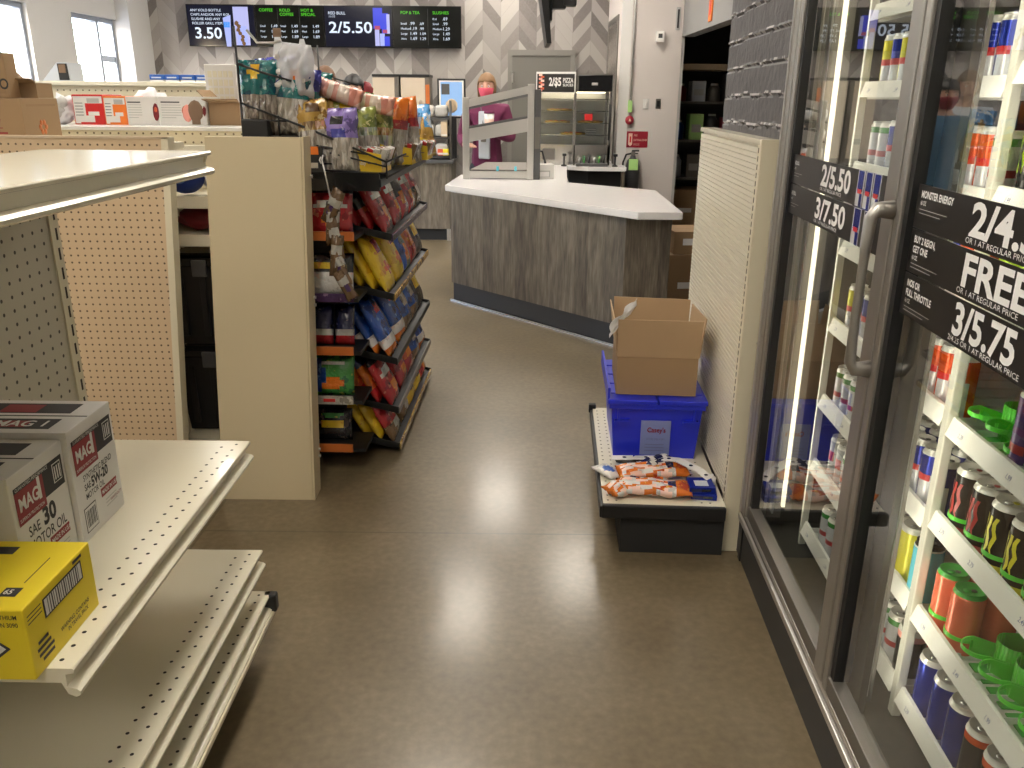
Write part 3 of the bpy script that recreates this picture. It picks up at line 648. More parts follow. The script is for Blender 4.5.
# things on it
t = thing('ball', 'dark blue round item on the small shelf by the tan pegboard', 'ball', (-1.345, 3.47, 1.165)); b = MB(); b.lathe([(0, -.07), (.055, -.065), (.072, -.03), (.075, 0), (.072, .03), (.055, .065), (0, .07)], 'ball_blue', 28, axis='y'); b.build('body', t, (0, 0, .076)); b = MB(); b.lathe([(.02, -.078), (.03, -.074), (.028, -.064)], 'lid_blue', 20, axis='y'); b.build('button', t, (0, 0, .076))
t = thing('white_sack', 'crumpled white sack beside the blue round item', 'sack', (-1.24, 3.50, 1.165)); b = MB(); b.ball((0, 0, .062), .06, 'bag_mesh_white', sub=3, scale=(.55, 1.1, 1), jit=.3); b.build('body', t); b = MB(); b.tube([(0, -.03, .11), (.01, -.03, .13), (-.01, -.03, .14)], [.02, .012, .02], 'bag_mesh_white', 8); b.build('knot', t)
t = thing('folded_fabric', 'dark red folded fabric on the shelf above the black bins', 'fabric', (-1.30, 3.58, 1.012)); b = MB(); b.ball((-.02, 0, .05), .1, 'dark_red', sub=3, scale=(1.1, 1.2, .52), jit=.25); b.build('lower_fold', t); b = MB(); b.ball((-.02, .02, .085), .07, 'dark_red', sub=3, scale=(1.2, 1.3, .35), jit=.3, seed=3); b.build('upper_fold', t)
def black_bin(z, lab):
    t = thing('storage_bin', lab, 'bin', (-1.31, 3.62, z), 0)
    b = MB(); b.hexa([(-.13, -.17, 0), (.13, -.17, 0), (.13, .16, 0), (-.13, .16, 0)], [(-.155, -.20, .34), (.155, -.20, .34), (.155, .17, .34), (-.155, .17, .34)], 'black'); 
    for k in (-1, 0, 1): b.box(-.012+.09*k, .012+.09*k, -.20, -.175, .04, .30, 'black', .003)
    b.build('tub', t)
    b = MB(); b.box(-.165, .165, -.21, .18, .34, .375, 'black_gloss', .008); b.box(-.12, .12, -.17, .14, .375, .39, 'black_gloss', .006); b.build('lid', t)
    b = MB(); b.box(-.03, .03, -.222, -.208, .30, .37, 'dark_grey', .004); b.build('latch', t)
black_bin(.14, 'black lidded storage bin on the base shelf, lower of two'); black_bin(.535, 'black lidded storage bin, upper of two beside the beige end panel')
# cartons on the white top
def carton(loc, w, d, h, lab, m='cardboard', rot=0., prn=None, opened=False, name='carton', cat='box'):
    t = thing(name, lab, cat, loc, rot)
    b = MB()
    if opened:
        e = .005
        b.box(-w/2, w/2, 0, d, 0, e, m); b.box(-w/2, w/2, 0, e, e, h, m); b.box(-w/2, w/2, d-e, d, e, h, m); b.box(-w/2, -w/2+e, e, d-e, e, h, m); b.box(w/2-e, w/2, e, d-e, e, h, m)
        b.build('walls', t)
        for nm, q in (('flap', [(-w/2, 0, h), (w/2, 0, h), (w/2+.01, -.05, h+.012), (-w/2-.01, -.05, h+.012)]), ('flap', [(-w/2, d, h), (-w/2, 0, h), (-w/2-.05, .01, h+.05), (-w/2-.05, d-.01, h+.05)])):
            b = MB(); b.hexa(q, [(p[0], p[1], p[2]+.004) for p in q], m); b.build(nm, t)
    else:
        b.box(-w/2, w/2, 0, d, 0, h, m, .002); b.box(-w/2+.001, w/2-.001, d/2-.0015, d/2+.0015, h, h+.0006, 'cardboard_dark'); b.build('body', t)
    if prn:
        b = MB(); prn(b, w, d, h); b.build('print', t)
    return t
TZ = 1.415
FX = (1, 0, 0)
def p_brown(b, w, d, h):
    b.text('dairy', (-w*.42, -.0006, h*.45), FX, Z_, .022, 'ink_red', .01, .9); b.rect((-w*.42, -.0006, h*.22), FX, Z_, w*.5, .006, 'ink_red')
    b.rect((-w*.42, -.0006, h*.34), FX, Z_, w*.4, .003, 'ink_red'); b.rect((w/2+.0006, .03, h*.82), (0, 1, 0), Z_, d*.8, .008, 'cardboard_dark')
    for a in range(6): b.ball((w/2, d*.5+.02*math.cos(a*PI/3), h*.35+.018*math.sin(a*PI/3)), .012, 'lip_orange', sub=1, scale=(.05, 1, 1))
def p_brown2(b, w, d, h):
    b.rect((-w*.4, -.0006, h*.82), FX, Z_, w*.75, .008, 'cardboard_dark')
    for a in range(6): b.ball((.02*math.cos(a*PI/3), 0, h*.35+.018*math.sin(a*PI/3)), .012, 'lip_orange', sub=1, scale=(1, .05, 1))
carton((-1.832, 3.10, 1.376), .15, .25, .155, 'brown carton with red lettering and side emblem left of the red printed box', 'cardboard', .0, p_brown)
carton((-1.852, 3.12, 1.532), .10, .07, .150, 'tall brown carton standing on the red-lettered carton', 'cardboard', 0., lambda b, w, d, h: (b.rect((-w*.4, -.0006, h*.1), FX, Z_, w*.8, .05, 'cardboard_dark'), b.text('O', (.02, -.001, .03), FX, Z_, .035, 'ink', .02)))
carton((-1.80, 3.22, 1.532), .085, .11, .052, 'low open brown carton on top of the left cartons', 'cardboard_dark', 0., opened=True)
t = thing('clear_sack', 'clear plastic sack of silver wrapped packs left of the red box', 'sack', (-2.09, 4.0, TZ)); b = MB(); b.ball((0, .03, .062), .062, 'plastic_bag', sub=3, scale=(1, 1, 1.0), jit=.5); b.build('bag', t); b = MB()
for k in range(4): b.ball((-.02+.015*k, -.022-.004*(k % 2), .03+.022*k), .024, 'grey_paint', sub=2, jit=.5, seed=k)
b.build('contents', t)
def p_box(cm):
    def f(b, w, d, h):
        y = -.0007
        b.rect((-w/2+.004, y, .004), FX, Z_, w-.008, h-.012, 'white'); b.rect((-w*.10, y-.0004, .006), FX, Z_, w*.58, h*.66, cm); b.rect((-w*.02, y-.0008, h*.30), FX, Z_, w*.36, h*.13, 'white'); b.rect((-w*.45, y-.0008, .01), FX, Z_, w*.62, h*.22, 'white'); b.rect((-w*.30, y-.0006, .0), FX, Z_, w*.8, h*.09, cm)
        for k in range(5): b.rect((-w*.43, y-.001, h*.3+.013*k), FX, Z_, w*.26, .003, 'dark_grey')
        b.rect((-w*.02, y-.001, h*.72), FX, Z_, w*.4, .02, 'grey_paint')
    return f
carton((-1.96, 4.0, TZ), .14, .2, .130, 'red and white printed box beside the clear sack', 'red', 0, p_box('red'))
carton((-1.838, 4.0, TZ), .102, .2, .124, 'orange and white printed box right of the red box', 'orange', 0, p_box('orange'))
def p_bar(wide):
    def f(b, w, d, h):
        y = -.0007
        for k in range(6): b.rect((-w*.45, y, h*.25+.011*k), FX, Z_, w*(.42 if k else .3), .003, 'grey_paint')
        b.rect((-w*.45, y, h*.78), FX, Z_, w*.4, .006, 'dark_grey')
        X = Matrix.Identity(4)
        if wide:
            b.lathe([(.0, -.001), (.026, 0)], 'can_coral', 16, c=(w*.10, 0, h*.5), axis='y', cap=False)
            b.ball((w*.10, y, h*.42), .03, 'pink', sub=2, scale=(.8, .03, 1.3)); b.ball((w*.27, y, h*.5), .036, 'candy_brown', sub=2, scale=(1, .06, 1.35)); b.rect((w*.18, y-.0012, .004), FX, Z_, w*.18, h*.45, 'candy_brown'); b.ball((w*.46, y, h*.5), .012, 'dark_red', sub=1, scale=(.8, .06, 2.0))
        else:
            b.ball((w*.40, y, h*.46), .018, 'dark_red', sub=2, scale=(.8, .05, 2.2)); b.ball((w*.40, y-.001, h*.55), .008, 'can_coral', sub=1, scale=(1, .1, 1.6))
    return f
carton((-1.712, 4.0, TZ), .148, .2, .122, 'white dessert bar box beside the orange box', 'white', 0, p_bar(False)); carton((-1.53, 4.0, TZ), .215, .2, .124, 'white dessert box with chocolate bar picture, right of its twin', 'white', 0, p_bar(True))
carton((-1.347, 4.02, TZ), .142, .2, .100, 'open brown carton at the right end of the white top shelf', 'cardboard', 0, opened=True)
# second run behind: white top, blue trays, black case, organiser
t = thing('rear_shelving', 'beige shelf run behind the food cartons with a white top', 'shelf unit', (0, 5.0, 0))
b = MB(); b.box(-3.2, -1.55, 0, .02, .1, 1.59, 'cream_peg'); b.build('back_panel', t); b = MB(); b.box(-3.2, -1.72, -.015, .5, 1.59, 1.615, 'beige_light', .004); b.build('top_shelf', t); b = MB(); b.box(-3.2, -1.5, 0, .45, 0, .1, 'black_matte'); b.build('kick_plate', t)
b = MB(); b.box(-3.2, -1.55, .42, .44, .1, 1.59, 'cream_peg'); b.build('rear_panel', t)
for k in range(4):
    t = thing('blue_tray', 'shallow blue tray on the rear white shelf, %s from the left' % ORD[k], 'tray', (-2.07+.088*k, 5.08, 1.615), 0, 'blue trays behind the cartons')
    b = MB(); b.box(-.040, .040, 0, .2, 0, .012, 'white', .003); b.build('tray', t); b = MB(); b.box(-.042, .042, -.002, .202, .012, .040, 'lid_blue', .003); b.rect((-.03, -.0025, .02), FX, Z_, .055, .007, 'shirt_grey'); b.build('band', t)
t = thing('display_case', 'grey wedge-shaped open box standing on the rear shelf under the window', 'display', (-2.64, 5.1, 1.615))
b = MB(); b.prism([(-.10, 0), (.062, 0), (.058, .10), (-.005, .10)], 0, .16, 'shirt_grey', Matrix(((1, 0, 0, 0), (0, 0, 1, 0), (0, 1, 0, 0), (0, 0, 0, 1)))); b.build('shell', t)
b = MB(); b.hexa([(.002, -.006, .006), (.058, -.006, .006), (.058, 0, .006), (.002, 0, .006)], [(.0, -.006, .095), (.054, -.006, .095), (.054, 0, .095), (.0, 0, .095)], 'black_matte'); b.box(.008, .046, -.01, -.006, .045, .09, 'candy_brown'); b.build('opening', t)
t = thing('organizer_rack', 'cream grid-faced organiser box behind the open brown carton', 'rack', (-1.62, 4.9, 1.46))
b = MB(); b.box(-.095, .095, 0, .1, 0, .27, 'white', .004); b.build('body', t)
b = MB()
for i in range(5):
    for j in range(5): b.box(-.075+.031*i, -.052+.031*i, -.004, 0, .06+.038*j, .088+.038*j, 'beige_light')
b.build('grid', t)
t.location = (-1.415, 4.22, TZ); t.scale = (.8, .8, 1.0)
t = thing('paper_bundle', 'crumpled white plastic wrap lying on the rear shelf', 'wrap', (-1.83, 4.6, TZ)); 
t.location = (-1.80, 4.30, TZ); b = MB(); b.ball((0, 0, .075), .08, 'bag_mesh_white', sub=3, scale=(1.2, .5, .95), jit=.5, seed=5); b.build('wrap', t); b = MB(); b.ball((.13, .02, .055), .06, 'bag_mesh_white', sub=3, scale=(1.2, .6, .9), jit=.5, seed=9); b.build('loose_end', t)

# ---------------------------------------------------------------- beige end panel of the snack run
t = thing('end_panel', 'tall plain beige end panel standing in front of the snack racks', 'panel', (-.95, 3.04, 0))
b = MB(); ox = .95
b.hexa([(-1.178+ox, 0, 0), (-.815+ox, 0, 0), (-.815+ox, .022, 0), (-1.178+ox, .022, 0)], [(-1.097+ox, 0, 1.410), (-.760+ox, 0, 1.410), (-.760+ox, .022, 1.410), (-1.097+ox, .022, 1.410)], 'beige_panel'); b.build('sheet', t)
b = MB(); b.hexa([(-.813+ox, -.002, 0), (-.805+ox, -.002, 0), (-.805+ox, .10, .0), (-.813+ox, .10, .0)], [(-.758+ox, -.002, 1.411), (-.750+ox, -.002, 1.411), (-.750+ox, .10, 1.411), (-.758+ox, .10, 1.411)], 'beige_panel'); b.build('edge_trim', t)
b = MB()
for z in (.16, .19, .79, .82, 1.27):
    x = -.804+ox+.055*z/1.41; b.cyl((x, .08, z), (x+.008, .08, z), .006, 'alu_light', 8)
b.build('bolt', t)

# ---------------------------------------------------------------- right-hand slatted unit with the base shelf (turned frame)
t = thing('slatwall_unit', 'tall cream slatted merchandiser leaning on the grey stone wall', 'shelf unit', CO, CA)
S0, S1 = 1.03, 2.185
b = MB(); b.box(-.058, .0, S0, S0+.02, 0, 1.432, 'beige_metal', .002); b.build('end_panel', t)
b = MB(); b.box(-.058, 0, S0+.02, S1, 1.415, 1.432, 'beige_light', .002); b.build('top_cap', t)
b = MB(); b.box(-.045, -.0, S0+.02, S1, .2, 1.415, 'beige_light')
pz = .0175; k = 0; z = .2
while z+pz < 1.416:
    b.hexa([(-.0550, S0+.045, z), (-.045, S0+.045, z), (-.045, S1-.01, z), (-.0550, S1-.01, z)], [(-.0565, S0+.045, z+pz-.0015), (-.045, S0+.045, z+pz-.0015), (-.045, S1-.01, z+pz-.0015), (-.0565, S1-.01, z+pz-.0015)], 'slat_cream'); z += pz
b.build('slat_panel', t)
b = MB(); b.box(-.058, -.044, S0+.02, S0+.045, .02, 1.415, 'beige_metal')
for k in range(54): b.box(-.0588, -.058, S0+.024, S0+.031, .05+.0253*k, .066+.0253*k, 'slot_dark')
b.build('upright', t)
b = MB(); b.box(-.490, -.06, 1.005, 1.97, .172, .19, 'beige_light')
for i in range(2):
    for k in range(24):
        for xx in (-.472+.03*i, -.14+.03*i):
            y = 1.03+.039*k; b.face([(xx+.0042*math.cos(q*PI/4), y+.0042*math.sin(q*PI/4), .1906) for q in range(8)], 'hole')
b.build('base_shelf', t)
b = MB(); b.box(-.495, -.06, .985, 1.005, .14, .192, 'black', .005); b.box(-.502, -.490, .99, 1.975, .14, .185, 'black', .004); b.build('lip', t)
b = MB(); b.box(-.425, -.06, 1.0, 1.95, 0, .172, 'black_matte'); b.build('kick_plate', t)
b = MB(); b.box(-.508, -.475, 1.955, 1.985, .17, .21, 'black', .004); b.build('end_cap', t)
# blue tote
t = thing('tote_bin', 'blue lidded plastic tote on the right-hand base shelf under the carton', 'tote', cp(-.270, 1.40, .19), CA)
C('tote_print', (.20, .24, .50), .6)
hw, dp = .178, .49
b = MB(); b.hexa([(-hw+.018, .018, 0), (hw-.018, .018, 0), (hw-.018, dp-.03, 0), (-hw+.018, dp-.03, 0)], [(-hw, -.0, .235), (hw, -.0, .235), (hw, dp, .235), (-hw, dp, .235)], 'tote_blue')
for k in range(7):
    x = -hw+.03+k*(2*hw-.06)/6
    if abs(x) > .10: b.box(x-.004, x+.004, -.012, .006, .165, .232, 'tote_blue', .001)
b.box(-hw-.008, hw+.008, -.014, dp+.01, .215, .236, 'tote_blue', .003)
b.box(-hw+.015, -hw+.075, -.012, .004, .158, .168, 'tote_blue'); b.box(hw-.075, hw-.015, -.012, .004, .158, .168, 'tote_blue')
b.build('tub', t)
for sgn in (-1, 1):
    b = MB(); b.box(min(sgn*.004, sgn*(hw+.014)), max(sgn*.004, sgn*(hw+.014)), -.022, dp+.016, .236, .256, 'tote_blue', .004)
    for k in range(4): b.box(min(sgn*.03, sgn*hw), max(sgn*.03, sgn*hw), .05+.12*k, .06+.12*k, .256, .260, 'tote_blue')
    b.build('lid_flap', t)
b = MB(); b.box(-hw-.016, -hw-.006, -.01, dp+.012, .236, .30, 'tote_blue', .003); b.build('hinge_edge', t)
b = MB(); X = Matrix.Rotation(math.radians(4.4), 4, 'X')
b.box(-.058, .058, .002, .006, .02, .165, 'tote_print', .0, Matrix.Translation((0, -.004, 0)))
b.text("Casey's", (-.034, -.0055, .118), FX, Z_, .020, 'ink_red', .02, .85); b.text('STORE DELIVERY', (-.036, -.0055, .085), FX, Z_, .008, 'tag_ink', 0, .85)
for k in range(3): b.rect((-.04, -.0055, .065-.013*k), FX, Z_, .075, .003, 'tag_ink')
b.build('label_sheet', t)
# carton on the tote
t = thing('open_carton', 'large open brown carton standing on the blue tote', 'box', cp(-.276, 1.43, .45), CA-.02)
w, d, h, e = .31, .34, .155, .004
b = MB(); b.box(-w/2, w/2, 0, d, 0, e, 'cardboard'); b.box(-w/2, w/2, 0, e, e, h, 'cardboard'); b.box(-w/2, w/2, d-e, d, e, h, 'cardboard'); b.box(-w/2, -w/2+e, e, d-e, e, h, 'cardboard'); b.box(w/2-e, w/2, e, d-e, e, h, 'cardboard'); b.build('walls', t)
def flap(q, dx, dy, m): 
    b = MB(); b.hexa(q, [(p[0]+dx, p[1]+dy, p[2]) for p in q], m); return b
fh = .155
def sheet(name, a, bb, c, dd, m, n=(0, -1, 0)):
    b = MB(); N = V(n)*.004; Q = [V(a), V(bb), V(c), V(dd)]; b.hexa([p for p in Q], [p+N for p in Q], m); bmesh.ops.recalc_face_normals(b.bm, faces=b.bm.faces[:]); b.build(name, t)
sheet('flap', (-w/2, 0, h), (w/2, 0, h), (w/2+.004, -.030, h+fh), (-w/2-.006, -.030, h+fh), 'cardboard_light')
sheet('flap', (-w/2, d, h), (w/2, d, h), (w/2+.006, d+.03, h+fh-.01), (-w/2-.004, d+.03, h+fh-.004), 'cardboard_light', (0, 1, 0))
sheet('flap', (-w/2, 0.002, h), (-w/2, d-.002, h), (-w/2-.018, d, h+fh-.01), (-w/2-.012, -.02, h+fh-.02), 'cardboard_light', (-1, 0, 0))
sheet('flap', (w/2, 0.002, h), (w/2, d-.002, h), (w/2+.006, d-.02, h+fh-.015), (w/2+.020, .02, h+fh-.004), 'cardboard_light', (1, 0, 0))
t2 = thing('plastic_wrap', 'crumpled clear plastic hanging over the open carton edge', 'wrap', cp(-.440, 1.445, .745), CA)
b = MB(); nu, nv = 10, 6; g = []
for i in range(nu):
    u = i/(nu-1); row = []
    for j in range(nv):
        v = j/(nv-1); p = V((-.03+.105*u+.018*noise.noise(V((u*4, v*4, 1))), -.065+.09*u+.02*noise.noise(V((u*5, v*5, 7))), -.03+.10*u+.055*(v-.5)*(1-.3*u)+.018*noise.noise(V((u*6, v*6, 3)))))
        row.append(b.bm.verts.new(p))
    g.append(row)
mi = b.mi('plastic_bag')
for i in range(nu-1):
    for j in range(nv-1): f = b.bm.faces.new([g[i][j], g[i+1][j], g[i+1][j+1], g[i][j+1]]); f.material_index = mi
o = b.build('film', t2); sm = o.modifiers.new('s', 'SOLIDIFY'); sm.thickness = .0015; ss = o.modifiers.new('u', 'SUBSURF'); ss.levels = ss.render_levels = 1
# ---------------------------------------------------------------- bags
def pillow(w, h, d, zone, seed=0, nu=11, nv=14, crump=.006, crimp=True, neck=None):
    """upright pouch: x across, z up (0..h), puffed in y; zone(u,v,side)->material, u in -1..1, v in 0..1"""
    b = MB(); rnd = random.Random(seed); so = V((seed*3.1, seed*1.7, seed*.9)); sides = []
    for sd in (-1, 1):
        g = []
        for i in range(nu):
            u = -1+2*i/(nu-1); row = []
            for j in range(nv):
                v = j/(nv-1); vv = -1+2*v
                t = (max(0, 1-abs(u)**2.6)**.75)*(max(0, 1-abs(vv)**4)**.8)
                edge = (i in (0, nu-1)) or (j in (0, nv-1))
                y = sd*d/2*t + (0 if edge else crump*noise.noise(V((u*3.5, v*5, sd*2))+so))
                x = u*w/2*(1-.05*t*0 - .04*math.sin(v*PI)); z = v*h
                x += .25*crump*noise.noise(V((u*3, v*6, 5))+so)
                if neck: x *= 1-(1-neck)*max(0, (v-.62)/.38)**1.5 if v > .62 else 1
                if crimp and j in (0, nv-1): y += .0025*(1 if i % 2 else -1)
                row.append((x, y, z))
            g.append(row)
        sides.append(g)
    vs = []
    for k, g in enumerate(sides):
        vv = []
        for i in range(nu):
            row = []
            for j in range(nv):
                if k == 1 and (i in (0, nu-1) or j in (0, nv-1)): row.append(vs[0][i][j])
                else: row.append(b.bm.verts.new(g[i][j]))
            vv.append(row)
        vs.append(vv)
    for k, vv in enumerate(vs):
        for i in range(nu-1):
            for j in range(nv-1):
                q = [vv[i][j], vv[i+1][j], vv[i+1][j+1], vv[i][j+1]]
                if k == 1: q.reverse()
                f = b.bm.faces.new(q); f.smooth = True
                f.material_index = b.mi(zone(-1+2*(i+.5)/(nu-1), (j+.5)/(nv-1), k))
    return b
def bands(*bs, patch=None):
    """bs: (v_top, material) from the bottom; patch (u,v,ru,rv,mat)"""
    def f(u, v, s):
        if patch:
            for (pu, pv, ru, rv, m) in patch:
                if ((u-pu)/ru)**2+((v-pv)/rv)**2 < 1: return m
        for top, m in bs:
            if v <= top: return m
        return bs[-1][1]
    return f
Z_red = bands((.12, 'foil_red'), (.42, 'foil_red'), (.80, 'foil_black'), (1, 'foil_purple'), patch=[(-.1, .36, .62, .13, 'foil_orange'), (.3, .30, .3, .06, 'foil_white')])
Z_redorange = bands((.16, 'foil_red'), (.5, 'foil_red'), (.85, 'foil_red'), (1, 'foil_black'), patch=[(0, .6, .8, .10, 'foil_white'), (0, .30, .5, .12, 'foil_orange')])
Z_purple = bands((.55, 'foil_red'), (.68, 'foil_red'), (1, 'foil_purple'), patch=[(0, .72, .7, .07, 'foil_white')])
Z_yellow = bands((.75, 'foil_yellow'), (1, 'foil_yellow'), patch=[(.1, .72, .6, .12, 'foil_red'), (0, .35, .4, .10, 'foil_orange')])
Z_popcorn = bands((.55, 'foil_white'), (.85, 'foil_black'), (1, 'foil_black'), patch=[(0, .35, .75, .22, 'foil_white'), (.45, .42, .22, .08, 'foil_red'), (-.4, .7, .4, .08, 'foil_yellow')])
Z_blue = bands((.18, 'foil_orange'), (.34, 'foil_white'), (1, 'foil_blue'), patch=[(.1, .75, .5, .07, 'foil_red')])
Z_navy = bands((.22, 'foil_red'), (.36, 'foil_silver'), (1, 'foil_navy'))
Z_green = bands((1, 'foil_green'), patch=[(-.75, .5, .5, .5, 'foil_blue'), (0, .32, .55, .17, 'foil_orange'), (-.1, .82, .7, .06, 'foil_white')])
Z_orange = bands((.30, 'foil_red'), (.80, 'foil_orange'), (1, 'foil_navy'), patch=[(0, .68, .6, .08, 'foil_yellow')])
Z_mixed = bands((.45, 'foil_yellow'), (1, 'foil_yellow'), patch=[(.1, .5, .5, .16, 'foil_brown'), (-.3, .75, .35, .1, 'foil_silver')])
Z_brownred = bands((.4, 'foil_brown'), (1, 'foil_red'), patch=[(0, .3, .4, .12, 'foil_silver')])
Z_bluedark = bands((.25, 'foil_brown'), (1, 'foil_blue'), patch=[(0, .5, .5, .1, 'foil_silver')])
Z_darkgreen = bands((.4, 'foil_black'), (1, 'foil_black'), patch=[(0, .5, .7, .14, 'foil_yellow'), (0, .8, .6, .08, 'foil_green')])
Z_lime = bands((.5, 'foil_yellow'), (1, 'foil_green'), patch=[(0, .4, .5, .12, 'foil_brown')])
def bag_obj(zone, w, h, d, seed, name='snack_bag'):
    return pillow(w, h, d, zone, seed).build(name)
def put(o, loc, yaw, tilt, lab, group, cat='snack bag', roll=0.):
    o.rotation_mode = 'XYZ'
    Mx = Matrix.Translation(loc) @ Matrix.Rotation(yaw, 4, 'Z') @ Matrix.Rotation(tilt, 4, 'X') @ Matrix.Rotation(roll, 4, 'Y')
    o.matrix_world = Mx; tag(o, lab, cat, group); return o
# ---------------------------------------------------------------- chip rack: five sloped trays facing the aisle
RA = -math.radians(1.5)
RO = V((-.52, 3.5, 0)); RR = Matrix.Rotation(RA, 4, 'Z')
def rp(x, y, z): return RO + RR @ V((x, y, z))
RL = 1.12
t = thing('snack_rack', 'black snack rack of sloped trays behind the beige end panel', 'rack', RO, RA)
b = MB(); b.box(-.62, -.235, .0, RL, 0, 1.24, 'black_matte'); b.box(-.62, -.40, -.20, 0, 0, 1.24, 'black_matte'); b.build('core', t)
TZS = [.982, .727, .439, .210, .035]
lips = ['foil_purple', 'gold', 'black', 'alu_dark', 'gold']
for k, z in enumerate(TZS):
    b = MB(); b.hexa([(-.24, 0, z+.05), (-.004, 0, z-.004), (-.004, RL, z-.004), (-.24, RL, z+.05)][::-1][::-1], [(-.24, 0, z+.062), (-.004, 0, z+.008), (-.004, RL, z+.008), (-.24, RL, z+.062)], 'black')
    for y in (0, RL-.006): b.hexa([(-.24, y, z+.045), (0, y, z-.008), (0, y+.006, z-.008), (-.24, y+.006, z+.045)], [(-.24, y, z+.075), (0, y, z+.022), (0, y+.006, z+.022), (-.24, y+.006, z+.075)], 'black')
    o = b.build('tray', t); b = MB(); b.box(-.006, .003, 0, RL, z-.010, z+.018, lips[k], .002); b.build('price_lip', o)
# near-end narrow shelves facing the camera
for k, (z, m) in enumerate(((1.025, 'lip_orange'), (.777, 'foil_purple'), (.552, 'lip_orange'), (.336, 'foil_silver'), (.117, 'lip_orange'))):
    e = -.058*(1.03-z)
    b = MB(); b.box(-.31+e, -.115, -.20, -.01, z-.02, z-.004, 'black'); o = b.build('end_shelf', t)
    b = MB(); b.box(-.31+e, -.115+e, -.212, -.20, z-.018, z+.018, m, .002)
    if m == 'foil_silver': b.box(-.24+e, -.19+e, -.214, -.211, z-.006, z+.008, 'red')
    b.build('price_lip', o)
b = MB(); b.hexa([(-.377, -.21, 0), (-.367, -.21, 0), (-.367, -.17, 0), (-.377, -.17, 0)], [(-.305, -.21, 1.24), (-.295, -.21, 1.24), (-.295, -.17, 1.24), (-.305, -.17, 1.24)], 'alu_dark'); b.build('post', t)
b = MB(); b.box(-.60, -.0, -.20, RL, 1.215, 1.245, 'black'); b.box(-.31, -.005, -.205, -.195, 1.20, 1.27, 'black_gloss'); b.build('top_deck', t)
b = MB(); b.box(-.30, -.235, -.212, -.20, 1.335, 1.365, 'orange', .002); b.build('orange_flag', t); b = MB(); b.box(-.31, -.22, -.205, -.19, 1.245, 1.365, 'black'); b.box(-.295, -.24, -.208, -.204, 1.285, 1.305, 'alu_light'); b.build('sign_holder', t)
tiers = ['top', 'second', 'third', 'fourth', 'bottom']
zones = [[(Z_purple, 'red and purple'), (Z_red, 'red and black'), (Z_redorange, 'glossy red')], [(Z_mixed, 'yellow and brown'), (Z_yellow, 'bright yellow'), (Z_yellow, 'yellow')],
         [(Z_blue, 'blue, white and orange'), (Z_blue, 'blue with a white band'), (Z_blue, 'blue and orange')], [(Z_orange, 'orange and red'), (Z_orange, 'red-bottomed orange'), (Z_redorange, 'shiny red')], [(Z_mixed, 'yellow and silver'), (Z_mixed, 'golden'), (Z_brownred, 'brown and red')]]
front = [[(Z_redorange, 'bright red'), (Z_red, 'red and black'), (Z_redorange, 'red'), (Z_brownred, 'brown-red')], [(Z_yellow, 'yellow'), (Z_green, 'green'), (Z_orange, 'orange'), (Z_darkgreen, 'black and yellow')], [(Z_blue, 'blue'), (Z_bluedark, 'dark blue'), (Z_bluedark, 'brown-bottomed blue'), (Z_darkgreen, 'black with yellow')], [(Z_redorange, 'red'), (Z_orange, 'orange'), (Z_bluedark, 'blue'), (Z_blue, 'bright blue')], [(Z_brownred, 'brown and red'), (Z_lime, 'yellow-green'), (Z_lime, 'lime'), (Z_redorange, 'red')]]
pitch = ['foremost', 'middle', 'rearmost']
for k, z in enumerate(TZS):
    hh = [.262, .262, .272, .235, .20][k]
    # the near column, three deep, seen end-on; leaning back towards the core
    for j in range(3):
        zn, cn = zones[k][2-j]
        o = bag_obj(zn, .22, hh+.012, .066, 11*k+j)
        x = -.032-.056*j; a = math.radians(27+2*j)
        # bag x axis -> along the rack (y), bag -y face -> +x (aisle)
        put(o, rp(x, .115, z+.010-.20*x+.0), RA+PI/2, -a, '%s snack bag seen end-on, %s of three on the %s tray' % (cn, pitch[j], tiers[k]), 'near-end snack bags in the black rack')
    for j, (zn, cn) in enumerate(front[k]):
        o = bag_obj(zn, .225, hh, .075, 11*k+j+5)
        put(o, rp(-.034, .36+.215*j, z+.018), RA+PI/2, -math.radians(24), '%s snack bag, %s along the aisle edge of the %s tray' % (cn, ORD[j+1], tiers[k]), 'snack bags along the aisle edge')
        if j < 4:
            o = bag_obj(front[k][(j+1) % 4][0], .21, hh, .058, 11*k+j+9)
            put(o, rp(-.108, .36+.215*j, z+.038), RA+PI/2, -math.radians(26), 'snack bag hidden behind the %s one along the %s tray' % (ORD[j+1], tiers[k]), 'rear snack bags in the rack')
# bags on the narrow end shelves
for k, (z, zn, lab, hh, w) in enumerate(((1.022, Z_redorange, 'red snack bag facing the camera on the top narrow shelf', .19, .18), (.774, Z_popcorn, 'white popcorn bag facing the camera above the purple price strip', .17, .19), (.552, Z_navy, 'dark navy snack bag with red base facing the camera', .17, .085), (.552, Z_navy, 'dark navy snack bag with red base beside its twin', .17, .085), (.336, Z_green, 'green and blue chip bag facing the camera on the lower narrow shelf', .17, .20), (.117, Z_darkgreen, 'black snack bag in shadow on the lowest narrow shelf', .14, .17))):
    o = bag_obj(zn, w, hh, .05, 70+k)
    x = (-.262 if k == 2 else (-.172 if k == 3 else -.222))-.058*(1.03-z)
    put(o, rp(x, -.14+(.03 if k in (2, 3, 5) else 0), z), RA, -math.radians(14), lab, 'snack bags facing the camera')
